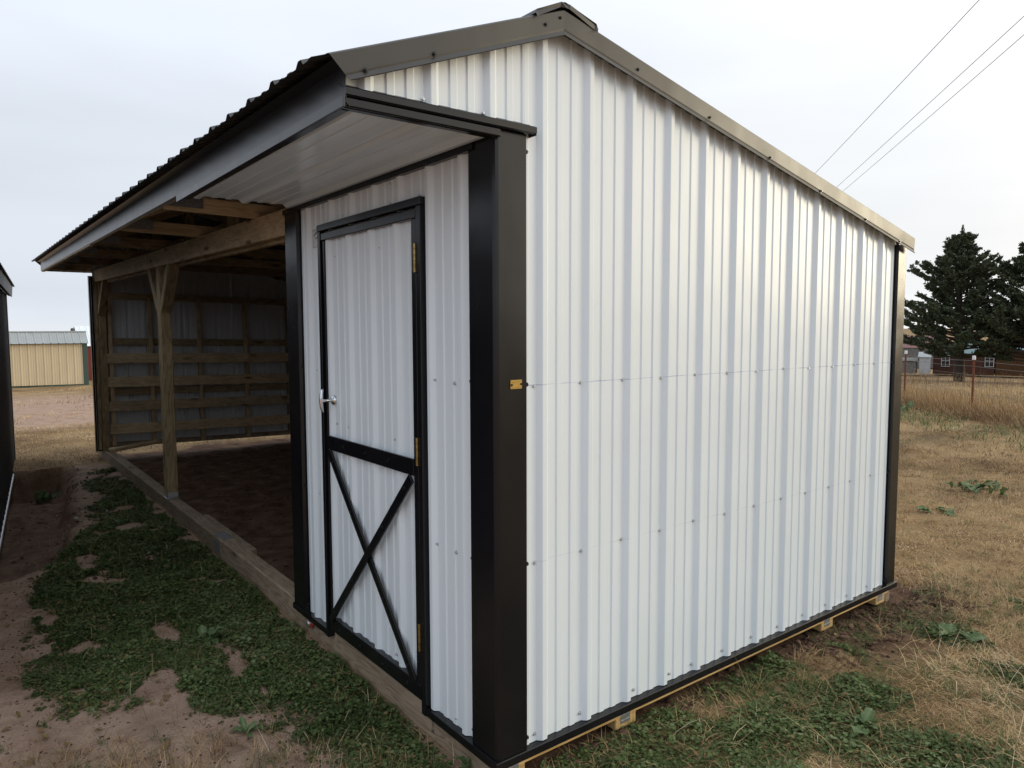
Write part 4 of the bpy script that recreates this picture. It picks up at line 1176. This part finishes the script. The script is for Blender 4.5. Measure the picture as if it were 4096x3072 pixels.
def blades(pos, L, W, head, lean, curl, tone):
    """curved tapering strips: pos (n,3); lean = start angle from vertical, curl = added bend"""
    n = len(pos)
    ca, sa = np.cos(head), np.sin(head)
    side = np.stack([-sa, ca, np.zeros(n)], 1)
    V = np.zeros((n, 7, 3), np.float32)
    p = pos.copy(); seg = L / 3.0
    ws = [1.0, 0.85, 0.6]
    for k in range(3):
        V[:, 2 * k] = p - side * (W * ws[k] * 0.5)[:, None]
        V[:, 2 * k + 1] = p + side * (W * ws[k] * 0.5)[:, None]
        th = lean + curl * k / 2.0
        d = np.stack([np.sin(th) * ca, np.sin(th) * sa, np.cos(th)], 1)
        p = p + d * seg[:, None]
    V[:, 6] = p
    base = (np.arange(n) * 7)[:, None]
    t = np.array([[0, 1, 3], [0, 3, 2], [2, 3, 5], [2, 5, 4], [4, 5, 6]])
    F = (base[:, :, None] + t[None]).reshape(-1, 3)
    return V.reshape(-1, 3), F, np.repeat(tone, 7)

def leaves(pos, R, tilt, head, tone, sides=6):
    n = len(pos)
    nrm = np.stack([np.sin(tilt) * np.cos(head), np.sin(tilt) * np.sin(head), np.cos(tilt)], 1)
    a = np.cross(nrm, np.stack([np.cos(head * 3.1), np.sin(head * 3.1), np.zeros(n) + 0.3], 1)); a /= np.linalg.norm(a, axis=1)[:, None] + 1e-9
    b = np.cross(nrm, a)
    V = np.zeros((n, sides + 1, 3), np.float32)
    V[:, 0] = pos - nrm * (R * 0.18)[:, None]
    for k in range(sides):
        t = 2 * math.pi * k / sides
        rr = R * (0.86 + 0.28 * RNG.random(n)) * (0.62 if k == 0 else 1.0)
        V[:, k + 1] = pos + a * (rr * math.cos(t))[:, None] + b * (rr * math.sin(t))[:, None] + nrm * (R * RNG.uniform(-0.12, 0.22, n))[:, None]
    base = (np.arange(n) * (sides + 1))[:, None]
    t = np.array([[0, k + 1, (k + 1) % sides + 1] for k in range(sides)])
    F = (base[:, :, None] + t[None]).reshape(-1, 3)
    return V.reshape(-1, 3), F, np.repeat(tone, sides + 1)

def merge(parts):
    V, F, T, o = [], [], [], 0
    for v, f, t in parts:
        V.append(v); F.append(f + o); T.append(t); o += len(v)
    return np.concatenate(V), np.concatenate(F), np.concatenate(T)

def not_in_buildings(x, y, m=0.0):
    a = (x > -0.02 - m) & (x < 3.0 + m) & (y > -0.01 - m) & (y < 8.9 + m)
    u = -(y - 9.4); wx = -0.94 - 0.081 * u
    b = (x < wx + 0.03) & (y < 9.45) & (y > 2.6)
    return ~(a | b)
def in_wedge(x, y, half=math.radians(47)):
    az = np.arctan2(y - CAM.y, x - CAM.x); return np.abs(az - math.radians(52.4)) < half

def scatter(n, x0, x1, y0, y1):
    return RNG.uniform(x0, x1, n), RNG.uniform(y0, y1, n)

# --- low round-leaved weeds
parts = []
def weeds(n, x0, x1, y0, y1, rlo, rhi, hmax):
    x, y = scatter(n, x0, x1, y0, y1)
    g = green_mask(x, y)
    k = (RNG.random(n) < g * (0.35 + 0.9 * fbm(x * 7, y * 7, 78, 3))) & not_in_buildings(x, y) & in_wedge(x, y)
    x, y, g = x[k], y[k], g[k]; n = len(x)
    clump = fbm(x * 6, y * 6, 77, 3)
    R = RNG.uniform(rlo, rhi, n) * (0.75 + 0.5 * clump)
    h = hmax * (0.10 + 0.90 * RNG.random(n) ** 1.3) * np.clip(clump * 1.9 - 0.35, 0.15, 1.2) * g
    z = gz(x, y) + 0.004 + h
    tone = np.clip(RNG.normal(0.36, 0.2, n) + (h / hmax - 0.4) * 0.35 + (fbm(x * 1.8, y * 1.8, 5) - 0.5) * 0.8, 0, 0.90)
    tone = np.where(RNG.random(n) < 0.03 + 0.12 * sstep(0.5, 0.7, fbm(x * 4, y * 4, 6)), RNG.uniform(0.94, 1.0, n), tone)
    parts.append(leaves(np.stack([x, y, z], 1), R, np.abs(RNG.normal(0, 0.55, n)), RNG.uniform(0, 6.28, n), tone))
weeds(110000, -1.3, 0.02, 0.0, 2.8, 0.0045, 0.0105, 0.034)
weeds(50000, -1.2, 0.02, 2.8, 5.2, 0.007, 0.013, 0.032)
weeds(18000, -1.0, 0.02, 5.2, 8.2, 0.010, 0.018, 0.030)
weeds(105000, 0.0, 3.6, -1.6, 0.02, 0.0045, 0.0105, 0.045)
weeds(5000, 2.5, 8.0, -1.5, 2.5, 0.010, 0.020, 0.03)
# fallen dead leaves
for (n_, a0, a1, b0, b1) in ((220, -1.4, 0.0, 0.1, 4.0), (260, 0.1, 3.5, -1.8, -0.05)):
    x, y = scatter(n_, a0, a1, b0, b1); k = not_in_buildings(x, y); x, y = x[k], y[k]; n_ = len(x)
    parts.append(leaves(np.stack([x, y, gz(x, y) + 0.012], 1), RNG.uniform(0.009, 0.018, n_), np.abs(RNG.normal(0, 0.5, n_)), RNG.uniform(0, 6.28, n_), RNG.uniform(0.95, 1.0, n_)))
V, F, T = merge(parts)
clv = link_mesh('ground_weeds', np_mesh('ground_weeds', V, F, M_CLOVER, {'tone': T}))
tag(clv, 'low round-leaved green weeds carpeting the ground beside the shelter', 'weeds', kind='stuff')

# --- dry grass
parts = []; gparts = []
def dry(n, x0, x1, y0, y1, llo, lhi, w, lean_mu, lean_sd, keep=None, tone_mu=0.5, out=parts, exclude_green=0.85):
    x, y = scatter(n, x0, x1, y0, y1)
    k = not_in_buildings(x, y) & in_wedge(x, y)
    if keep is not None: k &= keep(x, y)
    g = green_mask(x, y); k &= RNG.random(n) > g * exclude_green
    x, y = x[k], y[k]; n = len(x)
    patch = fbm(x * 2.2, y * 2.2, 91)
    hd = 6.28 * fbm(x * 1.3, y * 1.3, 95, 2) * 2 + RNG.normal(0, 1.1, n)
    L = RNG.uniform(llo, lhi, n) * (0.7 + 0.6 * patch)
    tone = np.clip(tone_mu + (patch - 0.5) * 1.0 + (fbm(x * 0.7, y * 0.7, 97) - 0.5) * 1.5 + RNG.normal(0, 0.2, n), 0, 1)
    out.append(blades(np.stack([x, y, gz(x, y) + 0.001], 1), L, np.full(n, w) * RNG.uniform(0.6, 1.3, n), hd,
                      np.abs(RNG.normal(lean_mu, lean_sd, n)), RNG.uniform(0.0, 1.3, n), tone))
def patchy(th, f=1.6, s=70):
    return lambda x, y: fbm(x * f, y * f, s) > th + RNG.normal(0, 0.05, np.shape(x))
soil_r = lambda x, y: ~((np.abs(y + 0.12) < 0.42) & (x > 1.95) & (x < 3.3) & (RNG.random(np.shape(x)) > 0.18))
# right of the end wall: lying thatch
dry(82000, 0.0, 4.5, -2.2, 0.6, 0.03, 0.095, 0.0024, 1.35, 0.28, lambda x, y: soil_r(x, y) & (np.hypot(x - CAM.x, y - CAM.y) < 5.6) & (fbm(x * 2.4, y * 2.4, 73) > 0.36 + RNG.normal(0, .07, np.shape(x))), exclude_green=0.72)
dry(84000, 2.8, 9.0, -2.0, 4.0, 0.025, 0.075, 0.0034, 0.95, 0.4, lambda x, y: fbm(x * 1.9, y * 1.9, 74) > 0.34 + RNG.normal(0, .06, np.shape(x)), 0.52)
dry(46000, 8.0, 16.0, -2.5, 8.5, 0.03, 0.08, 0.0065, 0.85, 0.4, None, 0.50)
dry(9000, 14.0, 24.0, -2.0, 12, 0.10, 0.22, 0.012, 0.5, 0.35, None, 0.5)
# long curled straws over the thatch
dry(3000, 0.1, 4.2, -2.0, -0.12, 0.08, 0.19, 0.0028, 1.15, 0.35, lambda x, y: fbm(x * 2.1, y * 2.1, 79) > 0.47, 0.62, exclude_green=0.3)
# yard beyond the alley, seen between the buildings and under the far wall
dry(30000, -1.6, 4.0, 8.5, 13.5, 0.03, 0.075, 0.0050, 1.05, 0.35, lambda x, y: (x < 0.05) | (y > 9.05), 0.36)
dry(7000, -2.5, 5.0, 13.0, 26.0, 0.05, 0.11, 0.012, 0.7, 0.4, patchy(0.52, 0.7), 0.45)
# sandy foreground, bottom left: thin strands and sprigs
dry(1500, -1.7, 0.0, 0.0, 3.4, 0.03, 0.11, 0.0018, 0.95, 0.45, lambda x, y: fbm(x * 3.2, y * 3.2, 83) > 0.55, 0.30, exclude_green=0.6)
dry(7500, -1.7, 0.25, -0.6, 1.50, 0.03, 0.085, 0.0018, 0.95, 0.45, lambda x, y: (y < 0.32 - 0.80 * x) & (fbm(x * 4, y * 4, 85) > 0.46), 0.52, exclude_green=0.2)
# dead wisps in the weeds
dry(1400, -1.2, 0.0, 0.2, 8.0, 0.05, 0.14, 0.0020, 0.8, 0.4, None, 0.40, exclude_green=0.0)
def tufts(n, x0, x1, y0, y1, per, llo, lhi, w, tone_mu, out, keep=None, lean=(0.3, 1.3), rad=0.012):
    x, y = scatter(n, x0, x1, y0, y1)
    k = not_in_buildings(x, y, 0.02) & in_wedge(x, y)
    if keep is not None: k &= keep(x, y)
    x, y = x[k], y[k]; n = len(x)
    sz = RNG.uniform(0.6, 1.3, n); tn = RNG.normal(tone_mu, 0.12, n); cnt = RNG.integers(max(3, per // 2), per + 1, n)
    i = np.repeat(np.arange(n), cnt); m = len(i)
    px = x[i] + RNG.normal(0, rad, m); py = y[i] + RNG.normal(0, rad, m)
    out.append(blades(np.stack([px, py, gz(px, py)], 1), RNG.uniform(llo, lhi, m) * sz[i], np.full(m, w) * RNG.uniform(0.6, 1.2, m), RNG.uniform(0, 6.28, m),
                      RNG.uniform(*lean, m), RNG.uniform(0.1, 1.5, m), np.clip(tn[i] + RNG.normal(0, 0.1, m), 0, 1)))
below = lambda x, y: y < 0.42 - 0.85 * x
tufts(420, -1.75, 0.1, -0.3, 1.9, 16, 0.04, 0.11, 0.0020, 0.22, parts, below)
tufts(260, -1.75, 0.1, -0.3, 1.7, 14, 0.04, 0.12, 0.0020, 0.55, parts, below)
tufts(90, -1.6, -0.2, 0.8, 3.6, 12, 0.03, 0.08, 0.0018, 0.12, parts, lambda x, y: green_mask(x, y) < 0.3)
tufts(620, 0.1, 4.4, -2.0, -0.10, 26, 0.04, 0.13, 0.0026, 0.42, parts, soil_r, lean=(0.7, 1.5), rad=0.022)
tufts(1500, 2.6, 9.0, -1.8, 3.4, 16, 0.03, 0.09, 0.0032, 0.48, parts)
tufts(900, 8.0, 16.0, -1.5, 7.0, 12, 0.04, 0.12, 0.007, 0.45, parts)
V, F, T = merge(parts)
o = link_mesh('dry_grass', np_mesh('dry_grass', V, F, M_STRAW, {'tone': T}))
tag(o, 'short dead straw-coloured grass and thatch across the yard', 'grass', kind='stuff')

def green_blades(n, x0, x1, y0, y1, llo, lhi, w, keep=None, lean=0.6):
    x, y = scatter(n, x0, x1, y0, y1)
    k = not_in_buildings(x, y) & in_wedge(x, y)
    if keep is not None: k &= keep(x, y)
    x, y = x[k], y[k]; n = len(x)
    tone = np.clip(RNG.normal(0.5, 0.22, n), 0, 1)
    gparts.append(blades(np.stack([x, y, gz(x, y)], 1), RNG.uniform(llo, lhi, n), np.full(n, w), RNG.uniform(0, 6.28, n), np.abs(RNG.normal(lean, 0.3, n)), RNG.uniform(0.1, 1.0, n), tone))
green_blades(34000, -1.25, 0.0, 0.0, 5.0, 0.02, 0.065, 0.0022, lambda x, y: (RNG.random(np.shape(x)) < green_mask(x, y)) & (fbm(x * 3, y * 3, 101) > 0.40), 0.8)
green_blades(6000, -1.0, 0.0, 5.0, 8.2, 0.03, 0.08, 0.004, lambda x, y: green_mask(x, y) > 0.4, 0.8)
green_blades(24000, 0.1, 4.0, -1.9, 0.0, 0.02, 0.075, 0.0022, lambda x, y: fbm(x * 2.6, y * 2.6, 103) > 0.47, 0.9)
green_blades(3500, -1.7, 0.25, -0.5, 1.50, 0.04, 0.12, 0.0022, lambda x, y: (y < 0.28 - 0.80 * x) & (fbm(x * 4, y * 4, 105) > 0.5))
green_blades(2500, 2.0, 8.0, -1.5, 2.5, 0.04, 0.10, 0.003, lambda x, y: fbm(x * 1.6, y * 1.6, 107) > 0.62)
def fence_dist(x, y):
    nrm = Vector((-FDn.y, FDn.x, 0))
    return (x - F1.x) * nrm.x + (y - F1.y) * nrm.y      # + on the camera side or far side
side_sign = 1 if fence_dist(CAM.x, CAM.y) > 0 else -1
fdist = lambda x, y: fence_dist(x, y) * side_sign        # positive towards the camera
green_blades(26000, 8.0, 20.0, -1.0, 9.0, 0.06, 0.16, 0.009, lambda x, y: (fdist(x, y) > 1.5) & (fdist(x, y) < 3.6) & (fbm(x * 0.9, y * 0.9, 109) > 0.44))
tufts(260, -1.75, 0.1, -0.4, 1.7, 16, 0.03, 0.10, 0.0022, 0.35, gparts, below)
tufts(300, -1.1, -0.02, 0.1, 7.5, 14, 0.04, 0.11, 0.0028, 0.40, gparts, lambda x, y: green_mask(x, y) > 0.4)
tufts(420, 0.1, 4.2, -2.0, -0.08, 20, 0.04, 0.13, 0.0026, 0.45, gparts)
tufts(260, 2.6, 8.5, -1.6, 2.4, 24, 0.03, 0.08, 0.0034, 0.45, gparts, None, (0.5, 1.4), 0.03)
V, F, T = merge(gparts)
o = link_mesh('green_grass', np_mesh('green_grass', V, F, M_GRASS, {'tone': T}))
tag(o, 'sparse green grass blades among the weeds and along the fence verge', 'grass', kind='stuff')

# --- tall dead grass along the fence and rank stalks beyond it
parts = []
def tall(n, lo, hi, llo, lhi, w, lean, tone_mu, u0=-9, u1=9):
    u = RNG.uniform(u0, u1, n); v = RNG.uniform(lo, hi, n)
    nrm = Vector((-FDn.y, FDn.x, 0)) * side_sign
    x = F2.x + FDn.x * u + nrm.x * v; y = F2.y + FDn.y * u + nrm.y * v
    c = fbm(x * 0.9, y * 0.9, 120)
    k = (RNG.random(n) < np.clip(c * 2.2 - 0.4, 0.1, 1)) & in_wedge(x, y)
    x, y, c = x[k], y[k], c[k]; n = len(x)
    parts.append(blades(np.stack([x, y, gz(x, y)], 1), RNG.uniform(llo, lhi, n) * (0.6 + 0.8 * c), np.full(n, w), RNG.normal(2.4, 1.2, n), np.abs(RNG.normal(lean, 0.3, n)), RNG.uniform(0.1, 0.9, n), np.clip(tone_mu + RNG.normal(0, 0.16, n), 0, 1)))
tall(15000, -1.2, 0.9, 0.25, 0.62, 0.008, 0.35, 0.46)
tall(9000, 0.5, 2.0, 0.20, 0.55, 0.008, 0.75, 0.20)
tall(18000, -12.0, -1.0, 0.10, 0.24, 0.014, 0.40, 0.62, -14, 12)
tall(12000, -45.0, -12.0, 0.08, 0.20, 0.035, 0.40, 0.66, -24, 20)
V, F, T = merge(parts)
o = link_mesh('tall_dead_grass', np_mesh('tall_dead_grass', V, F, M_STRAW, {'tone': T}))
tag(o, 'tall tangled dead grass growing through the wire fence', 'grass', kind='stuff')
parts = []
n = 1500
u = RNG.uniform(0, 1, n); d = RNG.uniform(40, 62, n)
az = np.radians(RNG.uniform(15.5, 25.5, n)); x = CAM.x + d * np.cos(az); y = CAM.y + d * np.sin(az)
k = fbm(x * 0.7, y * 0.7, 131) > 0.52; x, y = x[k], y[k]; n = len(x)
parts.append(blades(np.stack([x, y, gz(x, y)], 1), RNG.uniform(0.35, 1.1, n), np.full(n, 0.016), RNG.uniform(0, 6.28, n), np.abs(RNG.normal(0.3, 0.25, n)), RNG.uniform(0, 1.2, n), np.clip(RNG.normal(0.2, 0.15, n), 0, 1)))
V, F, T = merge(parts)
o = link_mesh('dead_stalks', np_mesh('dead_stalks', V, F, M_STRAW, {'tone': T}))
tag(o, 'brown dead weed stalks in the field in front of the far sheds', 'weeds', kind='stuff')

# --- soil clods
parts = []
def clod_mesh(n, xy, rlo, rhi, squash=0.6):
    ico = bmesh.new(); bmesh.ops.create_icosphere(ico, subdivisions=1, radius=1)
    v0 = np.array([tuple(v.co) for v in ico.verts]); f0 = np.array([[v.index for v in f.verts] for f in ico.faces]); ico.free()
    R = rlo + (rhi - rlo) * RNG.random(n) ** 3
    V = v0[None] * (1 + RNG.normal(0, 0.34, (n, len(v0), 1))) * R[:, None, None] * np.array([1, 1, squash])
    V[:, :, 0] *= RNG.uniform(0.7, 1.4, n)[:, None]
    x, y = xy; z = gz(x, y)
    V = V + np.stack([x, y, z + R * 0.15], 1)[:, None]
    F = (np.arange(n)[:, None, None] * len(v0) + f0[None]).reshape(-1, 3)
    return V.reshape(-1, 3), F, np.repeat(RNG.random(n), len(v0))
M_CLOD = leaf_mat('soil_clod', [(0, (0.05, 0.027, 0.018)), (0.6, (0.10, 0.055, 0.036)), (1, (0.17, 0.10, 0.068))], 0.95, 0.0)
x = RNG.uniform(1.9, 3.5, 1400); y = -0.05 - np.abs(RNG.normal(0, 0.16, 1400)); parts.append(clod_mesh(1400, (x, y), 0.002, 0.019, 0.5))
x = RNG.uniform(0.05, 2.9, 500); y = RNG.normal(-0.03, 0.04, 500); parts.append(clod_mesh(500, (x, y), 0.003, 0.022))
x = RNG.uniform(0.2, 2.9, 2200); y = RNG.uniform(2.0, 8.5, 2200); parts.append(clod_mesh(2200, (x, y), 0.003, 0.022, 0.45))
x = RNG.uniform(-1.2, -0.35, 700); y = RNG.uniform(3.5, 8.5, 700); k = not_in_buildings(x, y); x, y = x[k], y[k]; parts.append(clod_mesh(len(x), (x, y), 0.002, 0.018, 0.45))
x = RNG.uniform(-1.7, -0.1, 5000); y = RNG.uniform(0.0, 4.5, 5000); k = not_in_buildings(x, y); x, y = x[k], y[k]; parts.append(clod_mesh(len(x), (x, y), 0.0012, 0.007))
V, F, T = merge(parts)
o = link_mesh('soil_clods', np_mesh('soil_clods', V, F, M_CLOD, {'tone': T}))
tag(o, 'crumbled red-brown soil clods in the shelter and along its base', 'soil', kind='stuff')
M_PEBBLE = leaf_mat('pale_pebble', [(0, (0.30, 0.25, 0.21)), (1, (0.5, 0.46, 0.42))], 0.8, 0.0)
x = RNG.uniform(-0.75, -0.35, 60); y = RNG.uniform(4.0, 6.6, 60)
V, F, T = clod_mesh(60, (x, y), 0.004, 0.028)
o = link_mesh('pebbles', np_mesh('pebbles', V, F, M_PEBBLE, {'tone': T}))
tag(o, 'pale pebbles washed out beside the trench', 'pebbles', kind='stuff')

# --- broad-leaved weeds, each a plant with its own leaves
def broad_leaf_mesh(L, W, droop, ruffle, seed):
    rg = np.random.default_rng(seed)
    nu, nv = 9, 4
    V, F, T = [], [], []
    for i in range(nu):
        s = i / (nu - 1)
        w = W * (math.sin(math.pi * min(1, s * 0.93 + 0.07)) ** 0.8) * (0.35 + 0.65 * min(1, s * 2.2)) * (1 + 0.15 * math.sin(s * 19 + seed))
        for j in range(nv + 1):
            t = j / nv * 2 - 1
            x = L * (s - 0.12 * s * s * droop); y = w * t
            z = L * (0.42 * s - droop * s * s * 0.75) + abs(t) * w * 0.35 + ruffle * W * math.sin(s * 14 + t * 3 + seed) * abs(t)
            V.append((x, y, z)); T.append(0.35 + 0.35 * rg.random() + (0.3 if j == nv // 2 else 0))
    for i in range(nu - 1):
        for j in range(nv):
            a = i * (nv + 1) + j; F.append((a, a + 1, a + nv + 2, a + nv + 1))
    return np_mesh('leaf', np.array(V), np.array(F), M_WEED, {'tone': np.array(T)}, smooth=True)
LEAFS = [broad_leaf_mesh(0.20, 0.040, d, r, s) for s, (d, r) in enumerate(((0.5, 0.25), (0.8, 0.35), (0.35, 0.2), (1.0, 0.4)))]
def plant(name, label, x, y, n, size, spread=0.0, flat=0.5, grp=None):
    e = empty(name, (x, y, float(gz(x, y)))); tag(e, label, 'weed', grp)
    for i in range(n):
        a = i * 2.4 + random.uniform(-0.4, 0.4)
        s = size * random.uniform(0.65, 1.15)
        off = Vector((random.uniform(-spread, spread), random.uniform(-spread, spread) , 0.004))
        m = Matrix.Translation(off) @ Matrix.Rotation(a, 4, 'Z') @ Matrix.Rotation(random.uniform(-0.5, 0.15) * flat - 0.1, 4, 'Y') @ Matrix.Rotation(random.uniform(-.3, .3), 4, 'X') @ Matrix.Diagonal((s, s * random.uniform(0.8, 1.4), s, 1))
        link_mesh('leaf', LEAFS[i % 4], e, m)
    return e
plant('broadleaf_weed', 'largest spreading broad-leaved green weed out in the dry grass', 6.78, 0.85, 18, 1.0, 0.24, 1.2)
plant('broadleaf_weed', 'small flat broad-leaved weed in the dry grass nearer than the largest one', 5.56, 0.73, 9, 0.7, 0.09)
plant('broadleaf_weed', 'long-leaved rosette weed on the broken soil right of the wall corner', 2.72, -0.46, 13, 0.72, 0.05, 1.0)
plant('broadleaf_weed', 'ragged grey-green weed at the bottom right among straw', 1.43, -0.62, 8, 0.62, 0.06)
plant('broadleaf_weed', 'pointed-leaf rosette in the middle of the green alley weeds', -0.48, 2.02, 11, 0.50, 0.03, 1.5)
plant('broadleaf_weed', 'bright little rosette on the sand at the bottom left', -0.60, 0.95, 7, 0.42, 0.01, 1.6)
plant('broadleaf_weed', 'leafy weed hanging over the lip of the trench', -0.72, 8.15, 8, 1.0, 0.08, 1.5)
plant('broadleaf_weed', 'single upright weed against the near corner of the skid', -0.03, 0.17, 5, 0.45, 0.02, 2.2)
plant('broadleaf_weed', 'bushy green weed where the field grass meets the fence grass', 14.6, 5.3, 34, 1.1, 0.32, 2.5)
